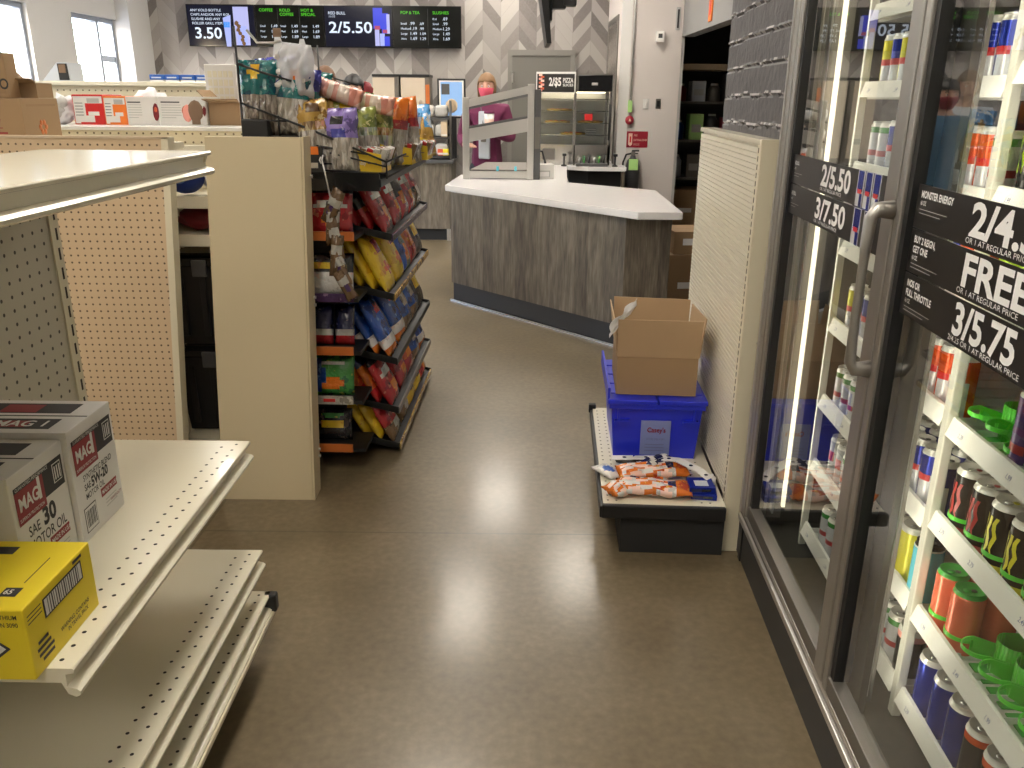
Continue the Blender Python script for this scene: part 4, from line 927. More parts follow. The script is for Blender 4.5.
# clip strip of small bags hanging at the near end
t = thing('clip_strip', 'metal clip strip hanging in front of the snack rack', 'hanger', rp(-.21, -.26, 1.30))
b = MB(); b.tube([(0, .06, .03), (0, .02, .035), (.0, 0, .02), (.015, -.004, -.06), (.03, -.004, -.16), (.05, -.002, -.30), (.075, 0, -.45)], .003, 'alu_light', 6); b.build('strip', t); b = MB(); b.tube([(-.004, .0, .03), (-.006, -.012, .02), (0, -.016, .008)], .003, 'alu_light', 6); b.build('hook', t)
for k, (x, z, ro, w, h) in enumerate(((-.205, 1.085, 30, .06, .15), (-.185, 1.0, 4, .055, .17), (-.155, .95, -10, .05, .16), (-.175, .885, 6, .05, .16), (-.125, .85, -22, .05, .15), (-.105, .80, -28, .045, .13))):
    zn = bands((.55, 'foil_brown'), (.75, 'foil_silver'), (1, 'foil_brown'), patch=[(0, .4, .5, .13, 'foil_purple'), (.2, .65, .4, .08, 'foil_silver')])
    o = pillow(w, h, .03, zn, 40+k, crump=.014).build('small_snack_bag')
    put(o, rp(x, -.270-.010*k, z), RA+(.5 if k % 2 else -.4), .05, 'brown and silver small snack bag, %s from the top of the hanging strip' % ORD[k], 'small bags on the clip strip', roll=math.radians(ro))
# ---------------------------------------------------------------- wire candy rack on top
t = thing('wire_rack', 'black stepped wire rack of candy bags above the snack rack', 'rack', rp(0, 0, 0), RA)
b = MB(); r = .0045
for y in (-.17, 1.05):
    P = lambda x, z: (x, y, z)
    b.tube([P(-.53, 1.41), P(-.53, 1.52)], r, 'black', 6); b.tube([P(-.53, 1.52), P(-.28, 1.43), P(.018, 1.308), P(.018, 1.245)], r, 'black', 6)
    b.tube([P(-.53, 1.46), P(-.36, 1.455)], r*.8, 'black', 6); b.tube([P(-.39, 1.475), P(-.39, 1.40)], r*.8, 'black', 6); b.tube([P(-.2, 1.34), P(.018, 1.29)], r*.8, 'black', 6); b.tube([P(-.26, 1.275), P(.018, 1.265)], r*.8, 'black', 6); b.tube([P(-.30, 1.375), P(-.05, 1.335)], r*.8, 'black', 6)
    b.tube([P(-.53, 1.52), P(-.53, 1.79)], r, 'black', 6); b.tube([P(-.53, 1.66), P(-.44, 1.63), P(-.33, 1.60)], r, 'black', 6)
b.build('side_frame', t)
b = MB()
for x, z in ((-.53, 1.41), (-.28, 1.40), (.018, 1.308), (.018, 1.25), (-.53, 1.66), (-.26, 1.30), (-.12, 1.26)): b.tube([(x, -.17, z), (x, 1.05, z)], r*.8, 'black', 6)
b.build('cross_wire', t)
b = MB(); b.box(-.53, -.43, -.19, -.1, 1.245, 1.46, 'black', .004); b.build('foot_box', t)
b = MB(); b.box(-.53, -.27, -.17, 1.05, 1.395, 1.402, 'black'); b.build('step_shelf', t); b = MB(); b.box(-.27, -.13, -.17, 1.05, 1.296, 1.302, 'black'); b.build('step_shelf', t)
b = MB(); b.tube([(-.50, -.12, 1.78), (-.46, -.13, 1.735), (-.40, -.13, 1.735), (-.37, -.13, 1.745)], .005, 'alu_light', 6); b.build('peg_hook', t)
b = MB(); b.box(-.545, -.40, .25, .26, 1.58, 1.70, 'black'); b.box(-.535, -.41, .245, .25, 1.59, 1.69, 'peach'); b.build('sign_holder', t)

def Zc(top, mid, low, *p): return bands((.5, low), (.68, mid), (1, top), patch=list(p) or None)
cb = [ # x, y, z, w, h, d, yaw, tilt, zone, label
 (-.470, -.13, 1.402, .150, .275, .08, .12, -.10, Zc('teal', 'teal', 'candy_dark', (-.15, .84, .4, .08, 'foil_yellow')), 'teal topped bag of dark candy, leftmost on the wire rack'),
 (-.355, -.13, 1.402, .135, .255, .07, -.1, -.05, Zc('teal', 'teal', 'candy_pale', (.2, .86, .6, .05, 'foil_orange')), 'teal topped bag of pale candy, second from the left on the wire rack'),
 (-.41, .02, 1.402, .16, .295, .07, .2, -.1, Zc('indigo', 'indigo', 'candy_dark', (0, .84, .4, .06, 'foil_silver')), 'indigo topped candy bag behind the two teal ones'),
 (-.325, -.04, 1.402, .125, .245, .08, -.1, -.05, Zc('indigo', 'teal', 'candy_warm', (-.2, .80, .3, .07, 'foil_yellow')), 'indigo and teal candy bag with golden contents on the wire rack'),
 (-.27, .14, 1.402, .14, .16, .07, -.1, -.05, Zc('foil_blue', 'teal', 'candy_dark'), 'dark blue candy bag behind the indigo one'),
 (-.245, -.15, 1.292, .13, .245, .07, .15, -.10, Zc('gold', 'candy_warm', 'candy_pale', (.1, .86, .5, .06, 'foil_brown')), 'gold topped candy bag left of the violet one'),
 (-.275, .02, 1.302, .13, .25, .07, .2, -.12, Zc('gold', 'candy_warm', 'candy_mint'), 'gold and green candy bag behind the gold topped one'),
 (-.160, -.15, 1.262, .150, .245, .08, -.1, -.14, Zc('violet', 'violet', 'candy_pale', (.0, .80, .5, .05, 'foil_black'), (.1, .60, .5, .06, 'indigo')), 'violet candy bag beside the near yellow box'),
 (-.18, .04, 1.302, .15, .265, .07, -.2, -.12, Zc('lime', 'candy_mint', 'candy_pale', (.2, .8, .4, .1, 'foil_yellow')), 'yellow-green candy bag behind the violet one'),
 (-.20, .22, 1.302, .15, .27, .07, .2, -.12, Zc('foil_green', 'lime', 'candy_mint'), 'dark green candy bag further along the wire rack'),
 (-.105, .02, 1.262, .145, .245, .07, .0, -.14, Zc('lime', 'candy_mint', 'candy_pale', (-.3, .8, .4, .06, 'gold')), 'lime candy bag just behind the near yellow box'),
 (-.085, .20, 1.262, .14, .24, .06, .2, -.12, Zc('lime', 'candy_warm', 'candy_mint'), 'lime and brown candy bag behind the lime one'),
 (-.055, .32, 1.262, .15, .285, .07, .1, -.10, Zc('foil_orange', 'foil_red', 'candy_pale', (-.4, .86, .5, .09, 'foil_yellow')), 'orange and red flame-coloured candy bag by the far yellow boxes'),
 (.01, .44, 1.262, .14, .285, .07, -.3, -.10, Zc('foil_orange', 'foil_red', 'candy_pale'), 'red-orange candy bag behind the flame-coloured one'),
 (-.06, .40, 1.262, .115, .185, .06, -.4, -.25, Zc('foil_white', 'violet', 'candy_pale'), 'white and violet pouch below the flame-coloured bag'),
 (-.02, .55, 1.262, .125, .225, .05, -.3, -.3, Zc('sky_print', 'gold', 'sky_print', (0, .5, .45, .2, 'foil_yellow')), 'sky blue and gold pouch leaning over the far yellow boxes'),
 (.03, .86, 1.262, .12, .26, .05, .2, -.3, Zc('sky_print', 'sky_print', 'gold', (0, .6, .4, .2, 'gold')), 'sky blue and gold pouch, farther of the two'),
 (-.40, .35, 1.402, .15, .25, .06, .1, -.1, Zc('teal', 'indigo', 'candy_dark'), 'teal candy bag further back on the left step'),
]
for k, (x, y, z, w, h, d, ya, ti, zn, lab) in enumerate(cb):
    o = pillow(w, h, d, zn, 100+k, crump=.026, nu=13, nv=16).build('candy_bag'); put(o, rp(x, y, z), RA+ya, ti, lab, 'candy bags on the wire rack', 'candy bag', roll=.12*math.sin(k*2.3))
for k, (x, y, z, ro, lab) in enumerate(((-.24, .02, 1.535, .55, 'pink and white twisted candy pack lying highest on the wire rack'), (-.13, .12, 1.49, .30, 'pink and red twisted candy pack lying below the other'))):
    o = pillow(.27, .075, .065, lambda u, v, s: 'candy_wrap', 150+k, nu=18).build('candy_pack'); put(o, rp(x, y, z), RA, -.2, lab, None, 'candy', roll=ro*.55)
# clear bag hanging on the peg hook
t = thing('clear_candy_bag', 'clear bag of white and violet candy hanging on the peg hook above', 'candy bag', rp(-.335, -.12, 1.545), RA)
b = pillow(.15, .19, .09, lambda u, v, s: 'film', 160, crump=.03, neck=.75, nu=15, nv=18); b.build('film', t, rot=(0, math.radians(6), 0))
b = MB()
rnd = random.Random(4)
for k in range(46): b.ball((rnd.uniform(-.055, .06), rnd.uniform(-.032, .03), .02+rnd.uniform(0, .125)), .012, rnd.choice(['violet', 'indigo', 'foil_white', 'foil_white', 'foil_white']), sub=1, scale=(1.2, .6, 1))
b.build('candies', t)
b = MB(); b.hexa([(-.07, -.01, .14), (-.02, -.01, .14), (-.02, .01, .14), (-.07, .01, .14)], [(-.06, -.002, .215), (-.04, -.002, .215), (-.04, .002, .215), (-.06, .002, .215)], 'film'); b.box(-.066, -.034, -.004, .004, .21, .242, 'candy_brown', .004); b.build('header', t)
b = MB(); b.hexa([(.02, -.01, .13), (.07, -.01, .13), (.07, .01, .13), (.02, .01, .13)], [(.035, -.002, .205), (.05, -.002, .205), (.05, .002, .205), (.035, .002, .205)], 'film'); b.build('bag_corner', t)
# yellow candy display boxes
def ybox(loc, w, d, h, lab, rot=0.):
    t = thing('candy_box', lab, 'box', loc, rot, 'yellow candy boxes')
    b = MB(); e = .003; b.box(-w, 0, 0, d, 0, e, 'mustard')
    b.hexa([(-w, 0, e), (0, 0, e), (0, e, e), (-w, e, e)], [(-w, 0, h), (0, 0, h*.74), (0, e, h*.74), (-w, e, h)], 'mustard')
    b.hexa([(-w, d-e, e), (0, d-e, e), (0, d, e), (-w, d, e)], [(-w, d-e, h*1.35), (0, d-e, h*.9), (0, d, h*.9), (-w, d, h*1.35)], 'mustard')
    b.box(-w, -w+e, e, d-e, e, h, 'mustard'); b.box(-e, 0, e, d-e, e, h*.45, 'mustard'); b.build('tray', t)
    b = MB(); b.text('payday', (-w*.72, -.001, h*.34), FX, Z_, h*.14, 'white', .02, 1.0, fit=w*.32); b.rect((-w*.36, -.0008, h*.37), FX, Z_, w*.24, h*.05, 'candy_brown'); b.build('print', t)
    b = MB(); rnd = random.Random(int(loc[1]*100))
    for i in range(5):
        for j in range(7):
            X = Matrix.Rotation(.35, 4, 'Y')
            b.box(-.012, .012, -.008, .008, 0, h*.95, rnd.choice(['foil_silver', 'foil_brown', 'foil_white', 'foil_silver', 'foil_red']), .003, Matrix.Translation((-w+.018+i*(w-.035)/4, .014+j*(d-.03)/6, .006)) @ X, 1)
    b.build('candy_bars', t)
ybox(rp(-.005, -.15, 1.262), .150, .22, .098, 'near yellow candy display box at the rack corner', RA)
ybox(rp(.045, .32, 1.262), .12, .20, .092, 'middle yellow candy display box under the blue pouches', RA); ybox(rp(.075, .62, 1.262), .12, .20, .085, 'farthest yellow candy display box on the wire rack', RA)
# ---------------------------------------------------------------- loose packs on the right-hand base shelf
def flat(o, loc, yaw, lab, cat, group=None, pitch_=0.): 
    o.matrix_world = Matrix.Translation(loc) @ Matrix.Rotation(yaw, 4, 'Z') @ Matrix.Rotation(-PI/2+pitch_, 4, 'X'); tag(o, lab, cat, group)
Zp = lambda u, v, s: ('foil_orange' if v > .80 or v < .07 else ('foil_navy' if (v > .70 and abs(u) < .5) else ('foil_orange' if (math.sin(u*9+v*13) > .35) else ('peach' if math.sin(u*7-v*17) > .2 else 'foil_white'))))
def gp_(t_, s_, z): return cp(t_, s_, z)
packs = [(-.335, 1.155, .222, -1.75, 'orange candy pack with a clear window, nearest the shelf front edge'), (-.36, 1.235, .232, -1.50, 'orange and white candy pack lying behind the front one'), (-.42, 1.11, .215, -.6, 'white and orange candy pack at the left edge of the heap')]
for k, (tt, ss, z, yw, lab) in enumerate(packs):
    o = pillow((.115, .10, .09)[k], (.27, .27, .17)[k], .05, Zp, 200+k, nu=14, nv=20, crump=.012).build('candy_pack')
    flat(o, gp_(*((tt-.115, ss, z) if k < 2 else (tt-.03, ss+.07, z))), CA+yw, lab, 'candy pack', 'orange candy packs on the base shelf')
    o.matrix_world = Matrix.Translation(gp_(*((-.44, 1.10, .217), (-.43, 1.20, .225), (-.47, 1.05, .214))[k])) @ Matrix.Rotation(CA+(-1.63, -1.45, -.95)[k], 4, 'Z') @ Matrix.Rotation(-PI/2, 4, 'X') 
t = thing('snack_pouch', 'white and blue pouch lying at the left of the candy heap', 'pouch', gp_(-.425, 1.19, .1905), CA+.6)
b = pillow(.075, .12, .025, lambda u, v, s: 'foil_white' if (u*u+(v-.5)**2*4) > .25 else 'lid_blue', 220); b.build('pouch', t, (0, 0, .015), (-PI/2, 0, 0)); b = MB(); b.box(-.035, .035, .112, .125, .008, .018, 'foil_white', .002); b.build('seal', t)
t = thing('snack_pouch', 'navy and white pouch lying behind the orange packs', 'pouch', gp_(-.33, 1.225, .225), CA-.9)
b = pillow(.08, .14, .03, lambda u, v, s: 'foil_navy' if math.sin(v*14+u*3) > -.2 else 'foil_white', 221, crump=.012); b.build('pouch', t, (0, 0, .015), (-PI/2, 0, 0)); b = MB(); b.box(-.036, .036, .13, .145, .010, .018, 'foil_white', .002); b.build('seal', t)
# white price rail with black spots thrown across the heap
t = thing('hanging_strip', 'white plastic merchandising strip with dark slots lying across the shelf', 'strip', gp_(0, 0, 0), CA)
b = MB(); pts = [(-.44, 1.345, .215), (-.36, 1.335, .222), (-.28, 1.29, .245), (-.20, 1.235, .262), (-.13, 1.175, .25), (-.095, 1.14, .232)]; ws = .020
for (a, c) in zip(pts, pts[1:]):
    A, B_ = V(a), V(c); n = V((B_.y-A.y, -(B_.x-A.x), 0)).normalized()*ws; up = V((0, 0, .003))
    b.hexa([A-n, A+n, B_+n, B_-n], [A-n+up, A+n+up, B_+n+up, B_-n+up], 'white_gloss')
bmesh.ops.recalc_face_normals(b.bm, faces=b.bm.faces[:]); b.build('strip', t)
b = MB()
for k in range(5):
    A = V(pts[k]).lerp(V(pts[k+1]), .6); b.lathe([(.0, .004), (.007, .0038), (.008, .003)], 'foil_navy', 10, c=(A.x, A.y, A.z+.001), cap=False)
b.build('slots', t)
t = thing('dark_pouch', 'small black pouch lying under the white strip against the tote', 'pouch', gp_(-.37, 1.345, .1905), CA); b = MB(); b.ball((0, 0, .016), .05, 'foil_black', sub=3, scale=(1.1, .5, .3), jit=.2); b.build('pouch', t); b = MB(); b.box(-.03, .02, -.012, .008, .028, .031, 'dark_grey', .001); b.build('label_patch', t)
for k, (tt, ss, zz, lab) in enumerate(((-.125, 1.095, .1905, 'flat blue printed box near the shelf corner, lower of two'), (-.135, 1.105, .213, 'flat blue printed box lying on the other by the slatted panel'))):
    t = thing('blue_box', lab, 'box', gp_(tt, ss, zz), CA+.12*k-.1); b = MB(); b.box(-.046, .046, -.045, .045, 0, .022, 'can_blue', .002); b.build('carton', t)
    b = MB(); b.rect((-.024, -.03, .0226), FX, (0, 1, 0), .048, .045, 'shirt_grey'); b.rect((-.04, -.0456, .006), FX, Z_, .07, .010, 'foil_navy'); b.build('print', t)
t = thing('tissue_wad', 'crumpled white paper beside the slatted panel at the strip end', 'paper', gp_(-.088, 1.17, .1905), CA); b = MB(); b.ball((0, 0, .022), .026, 'bag_mesh_white', sub=3, scale=(.7, 1.2, .9), jit=.6); b.build('wad', t); b = MB(); b.ball((-.012, -.03, .02), .016, 'bag_mesh_white', sub=2, scale=(.7, 1.2, .9), jit=.6); b.build('corner', t)
# ---------------------------------------------------------------- checkout counter
CZ = .895
t = thing('checkout_counter', 'angled grey wood-grain checkout counter with a white top', 'counter', (0, 0, 0))
base = [(-.50, 6.60), (.66, 5.32), (.965, 5.32), (1.0, 6.4), (.46, 7.1), (.5, 8.6), (.16, 8.6), (.12, 7.6), (-.46, 7.55)]
top = [(-.565, 6.68), (.735, 5.13), (1.01, 5.14), (1.045, 6.42), (.405, 6.98), (.50, 8.72), (.12, 8.72), (.08, 7.65), (-.50, 7.6)]
fb = [(-.515, 6.58), (.685, 5.27), (.97, 5.27), (1.005, 6.4), (.44, 7.05), (.48, 8.6), (.16, 8.6), (.12, 7.6), (-.45, 7.55)]
b = MB(); b.prism(fb, .145, CZ-.045, 'grey_wood'); b.build('cabinet', t)
b = MB(); b.prism([(p[0]*.985+.006, p[1]+.012) for p in fb], 0, .145, 'charcoal'); b.build('kick_plate', t)
b = MB(); b.prism(top, CZ-.045, CZ, 'quartz'); bmesh.ops.bevel(b.bm, geom=[e for e in b.bm.edges], offset=.004, segments=2, affect='EDGES'); b.build('worktop', t)
b = MB(); A, B_ = V((-.52, 6.575, 0)), V((.685, 5.262, 0)); n = V((-(B_.y-A.y), B_.x-A.x, 0)).normalized()*-.012
b.hexa([A, A+n, B_+n, B_][::-1], [p+V((0, 0, .012)) for p in (A, A+n, B_+n, B_)][::-1], 'alu_light'); b.build('floor_trim', t)
# rear service counter
t = thing('service_counter', 'rear service counter with white top and dark open shelf under the pizza case', 'counter', (0, 0, 0))
b = MB(); b.prism([(.15, 8.74), (.505, 8.74), (.70, 8.60), (1.09, 8.60), (1.09, 8.97), (1.0, 8.97), (1.0, 9.35), (.15, 9.35)], CZ-.04, CZ, 'quartz'); b.build('worktop', t)
b = MB(); b.prism([(.53, 8.84), (.72, 8.70), (1.06, 8.70), (1.06, 8.95), (.53, 9.2)], 0, CZ-.05, 'black_matte'); b.box(1.05, 1.08, 8.62, 8.95, 0, CZ-.05, 'grey_wood'); b.build('cabinet', t)
# grey display frame standing on the counter
t = thing('counter_display_rack', 'light grey metal frame rack standing on the checkout counter', 'rack', (-.155, 7.2, CZ))
b = MB(); h0, h1 = .65, .755
b.box(-.30, -.245, -.02, .02, 0, h0, 'alu_light', .004); b.box(.235, .29, -.02, .02, 0, h1, 'alu_light', .004); b.build('post', t)
def sbar(z0, z1, th, name, m='alu_light', x0=-.245, x1=.235, y0=-.016, y1=.016):
    b = MB(); b.hexa([(x0, y0, z0), (x1, y0, z1), (x1, y1, z1), (x0, y1, z0)], [(x0, y0, z0+th), (x1, y0, z1+th), (x1, y1, z1+th), (x0, y1, z0+th)], m); b.build(name, t)
sbar(h0-.075, h1-.075, .06, 'top_bar'); sbar(.30, .385, .105, 'middle_bar'); sbar(.405, .49, .02, 'dark_strip', 'dark_grey'); sbar(h0-.095, h1-.095, .018, 'dark_strip', 'dark_grey')
sbar(.01, .01, .055, 'bottom_bar')
b = MB(); b.hexa([(-.24, 0, .07), (.235, 0, .07), (.235, .30, .11), (-.12, .30, .11)], [(-.24, 0, .078), (.235, 0, .078), (.235, .30, .118), (-.12, .30, .118)], 'alu_dark'); b.build('glass_shelf', t)
b = MB()
for x in (-.01, .14): b.box(x-.010, x+.010, -.022, .022, .07, .105, 'can_cyan', .002)
b.build('clip', t)
b = MB(); b.box(.29, .345, -.01, .06, .0, h1-.04, 'dark_grey', .004); b.box(.295, .34, -.016, -.01, .25, .5, 'alu_dark'); b.build('rear_post', t)
# items on the counter
t = thing('card_terminal', 'white card holder block on the counter behind the grey frame', 'terminal', (.215, 7.3, CZ), .2); b = MB(); b.box(-.09, .09, -.05, .05, 0, .12, 'white', .004); b.build('body', t); b = MB(); b.box(-.055, .055, -.054, -.05, .015, .07, 'grey_paint', .002); b.rect((-.045, -.0545, .02), FX, Z_, .09, .04, 'quartz'); b.build('panel', t)
t = thing('charger_cable', 'black looped cable standing behind the white block', 'cable', (.12, 7.7, CZ)); b = MB(); b.tube([(.0, 0, .01), (-.02, 0, .12), (.02, 0, .2), (.10, 0, .2), (.13, 0, .1), (.10, 0, .02)], .010, 'black', 8); b.build('loop', t); b = MB(); b.box(.085, .12, -.02, .02, 0, .035, 'black', .004); b.build('plug', t)
t = thing('sanitizer_bottle', 'small bottle with a yellow top on the counter before the pizza case', 'bottle', (.13, 8.2, CZ)); b = MB(); b.lathe([(.032, 0), (.036, .01), (.036, .11), (.012, .14), (.012, .155)], 'foil_white', 16); b.build('body', t); b = MB(); b.lathe([(.02, .155), (.03, .19), (.012, .25)], 'box_yellow', 12); b.build('cap', t)
for k, (x, y) in enumerate(((.47, 8.68), (.98, 8.66))):
    t = thing('pump_dispenser', 'small black stand on the rear counter, %s of two' % ('left' if k == 0 else 'right'), 'stand', (x, y, CZ), 0, 'small black stands on the rear counter'); b = MB(); b.lathe([(.03, 0), (.03, .01), (.010, .02), (.010, .10)], 'black', 12); b.build('stem', t); b = MB(); b.box(-.02, .02, -.05, .012, .10, .125, 'black', .004); b.build('head', t)
t = thing('tool_tray', 'dark tray with utensils in front of the pizza case', 'tray', (.75, 8.70, CZ)); b = MB(); b.box(-.16, .16, -.05, .05, 0, .03, 'dark_grey', .004); b.build('tray', t)
for k in range(6): b = MB(); b.cyl((-.13+.05*k, 0, .03), (-.12+.05*k, .01, .085+.012*(k % 3)), .010, ('alu_light', 'foil_green', 'black')[k % 3], 8); b.build('utensil', t)
# ---------------------------------------------------------------- pizza warmer
t = thing('pizza_warmer', 'glass-sided heated pizza case with steel frame on the rear counter', 'warmer', (.57, 8.80, CZ))
h = .88
def wcase(x0, x1, y0, y1):
    pass
b = MB(); w0, w1, dp = -.375, .37, .42
for x in (w0, -.015, w1-.03): b.box(x, x+.03, -.0 if x != w0 else .10, .03 if x != w0 else .13, .0, h, 'steel', .003)
b.box(w0, w0+.03, dp-.03, dp, 0, h, 'steel'); b.box(w1-.03, w1, dp-.03, dp, 0, h, 'steel'); b.build('frame', t)
b = MB(); b.prism([(w0, .10), (0, 0), (w1, 0), (w1, dp), (w0, dp)], 0, .20, 'steel'); b.box(w0+.06, -.06, .05, .075, .05, .16, 'alu_dark'); b.build('base', t)
b = MB(); b.prism([(w0, .10), (0, 0), (w1, 0), (w1, dp), (w0, dp)], h-.17, h, 'alu_dark'); b.build('hood', t)
b = MB(); b.box(.03, w1-.005, -.012, -.001, h-.165, h-.015, 'black_gloss', .004); b.box(.16, .22, -.016, -.011, h-.11, h-.085, 'alu_light', .002); b.build('black_header', t)
Xh = Matrix.Translation((w0, .095, 0)) @ Matrix.Rotation(math.atan2(-.10, .375), 4, 'Z')
b = MB(); b.box(-.01, .39, -.014, -.002, h-.185, h+.015, 'white', .0, Xh); b.box(.0, .38, -.018, -.014, h-.175, h-.005, 'sign_black', 0, Xh); b.build('header_sign', t)
b = MB()
for k in range(9): b.box(-.012, .022, -.022, -.018, h-.17+.018*k, h-.15+.018*k, ('pink', 'can_coral', 'peach')[k % 3], 0, Xh @ Matrix.Translation((.03+.02*(k % 2), 0, 0)))
o = Xh @ V((.12, -.0195, h-.115)); xd = (Xh.to_3x3() @ V((1, 0, 0)))
b.text('2/$5', o, xd, Z_, .075, 'white', .03, 1, fit=.125); b.text('PIZZA', Xh @ V((.262, -.0195, h-.085)), xd, Z_, .042, 'white', .02, 1, fit=.105); b.text('SLICES', Xh @ V((.262, -.0195, h-.12)), xd, Z_, .024, 'white', .01, 1, fit=.105)
b.build('sign_print', t)
b = MB()
for k in range(4):
    z = .29+.115*k; b.prism([(w0+.03, .12), (-.01, .03), (w1-.03, .03), (w1-.03, dp-.04), (w0+.03, dp-.04)], z, z+.008, 'steel')
b.build('racks', t)
b = MB(); b.box(w0+.03, w1-.03, dp-.015, dp-.005, .2, h-.17, 'alu_light'); b.build('back_panel', t)
b = MB(); b.box(w0+.06, w1-.06, .12, .34, h-.18, h-.172, 'warm_lamp'); b.build('warming_lamp', t)
b = MB(); b.box(.02, w1-.03, .004, .008, .2, h-.17, 'glass'); b.build('door_glass', t); b = MB(); b.box(.03, .37, .0, .004, .2, h-.185, 'glass', 0, Xh); b.build('side_glass', t)
b = MB(); b.box(.10, .18, -.002, .003, .44, .50, 'red', .002); 
for k in range(4): b.rect((.12, -.003, .36-.022*k), FX, Z_, .10, .008, 'dark_grey')
b.build('door_sticker', t)
b = MB(); b.cyl((w1-.02, -.02, .25), (w1-.02, -.02, .6), .012, 'black', 10); b.build('door_handle', t)
for k, (x, z) in enumerate(((.0, .29), (.22, .405), (-.2, .405), (-.18, .52))):
    p = thing('pizza', 'pizza on the %s rack of the heated case' % ('lowest', 'second right-hand', 'second left-hand', 'third')[k], 'pizza', (.57+x*.8, 8.80+.23, CZ+z+.008), 0, 'pizzas in the heated case')
    b = MB(); b.lathe([(0, 0), (.13, 0), (.135, .012), (.125, .018), (0, .014)], 'gold', 20, cap=False); b.build('crust', p)
    b = MB(); 
    for q in range(7): b.lathe([(.018, .014), (.018, .019), (0, .0195)], 'red', 8, c=(.075*math.cos(q*.9), .075*math.sin(q*.9), 0))
    b.build('topping', p)
# ---------------------------------------------------------------- coffee counter along the back wall
t = thing('coffee_counter', 'grey wood coffee counter along the chevron wall behind the snack rack', 'counter', (-1.45, 9.45, 0))
b = MB(); b.box(-1.2, .72, .06, .8, .13, .85, 'grey_wood'); b.build('cabinet', t); b = MB(); b.box(-1.2, .70, .10, .8, 0, .13, 'black_matte'); b.box(.66, .70, .05, .10, 0, .13, 'alu_light'); b.build('kick_plate', t); b = MB(); b.box(-1.22, .75, .02, .83, .85, .89, 'dark_grey', .004); b.build('worktop', t)
C('tower_wood', (.58, .49, .38), .55, var=.05)
for k, (x0, x1) in enumerate(((-1.60, -1.31), (-1.29, -.975))):
    t = thing('coffee_tower', 'tall pale wood-fronted coffee dispenser, %s of the pair' % ('left' if k == 0 else 'right'), 'dispenser', ((x0+x1)/2, 9.75, .89), 0, 'coffee dispensers')
    w = (x1-x0)/2; b = MB(); b.box(-w, w, 0, .35, 0, .86, 'alu_dark', .004); b.build('body', t); b = MB(); b.box(-w, w-.05, -.012, 0, .05, .85, 'tower_wood', .003); b.build('front', t); b = MB(); b.box(-w-.004, w+.004, -.014, .36, .86, .885, 'black'); b.build('cap', t)
    b = MB(); b.box(w-.045, w, -.01, 0, .50, .78, 'lip_orange' if k else 'alu_dark', .003); b.build('side_strip', t)
    b = MB(); b.box(-.03, .03, -.05, -.012, .20, .26, 'black', .004); b.build('spout', t)
t = thing('tablet_kiosk', 'black-framed screen showing a blue picture on the coffee counter', 'screen', (-.735, 9.75, .89)); b = MB(); b.box(-.155, .155, 0, .05, .43, .845, 'black', .006); b.build('housing', t); b = MB(); b.box(-.135, .135, -.004, 0, .45, .825, 'white'); b.build('bezel', t)
b = MB(); b.box(-.118, .118, -.007, -.004, .46, .81, 'scr_pic'); b.rect((-.11, -.0075, .68), FX, Z_, .09, .11, 'dark_grey'); b.ball((.0, -.007, .56), .07, 'wood_tan', sub=2, scale=(1, .05, 1.1)); b.build('display', t); b = MB(); b.box(-.05, .05, 0, .05, 0, .43, 'black'); b.build('stand', t)
# cup and lid stacks
t = thing('lid_dispenser', 'stacked silver-grey lid and cup dispenser at the end of the coffee counter', 'dispenser', (-.90, 9.52, .89))
for k in range(3):
    b = MB(); b.box(-.17, .16, 0, .25, .02+.20*k, .04+.20*k, 'dark_grey'); b.build('shelf', t)
    for q in range(2): b = MB(); b.lathe([(.055, 0), (.06, .02), (.05, .16), (.02, .17)], 'silver_can', 16, c=(.055+.16*k, -.09+.09*q*1.6, .09), axis='x' ) if False else b.box(-.165+.165*q, -.015+.15*q, -.02, .2, .05+.20*k, .17+.20*k, ('silver_can', 'grey_paint')[q], .03); b.build('lid_stack', t)
b = MB(); b.box(-.175, -.165, .0, .25, 0, .62, 'alu_light'); b.box(.155, .165, .0, .25, 0, .62, 'alu_dark'); b.build('side_wall', t)
for k, (x, z, m, nm) in enumerate(((.06, .185, 'can_coral', 'red'), (.11, .19, 'box_yellow', 'yellow'), (.10, .385, 'wood_tan', 'tan'))):
    t = thing('condiment_pack', '%s condiment pack on the lid dispenser' % nm, 'pack', (-.90+x, 9.46, .89+z-.012), 0); b = MB(); b.box(-.035, .035, -.03, .03, 0, .07 if k < 2 else .16, m, .008); b.build('pack', t); b = MB(); b.box(-.03, .03, -.034, -.03, .01, .03, 'white'); b.build('print', t)
    t.location.z = .89+(.045 if k < 2 else .24); t.location.y = 9.50
t = thing('travel_cup', 'white paper cup with dark lid held by the woman in maroon', 'cup', (-.27, 8.28, 1.24)); b = MB(); b.lathe([(.036, 0), (.048, .16)], 'white', 20); b.build('cup', t); b = MB(); b.lathe([(.05, .16), (.05, .175), (.042, .185)], 'maroon', 20); b.build('lid', t); b = MB(); b.lathe([(.0405, .05), (.0455, .11)], 'peach', 20, cap=False); b.build('sleeve', t)
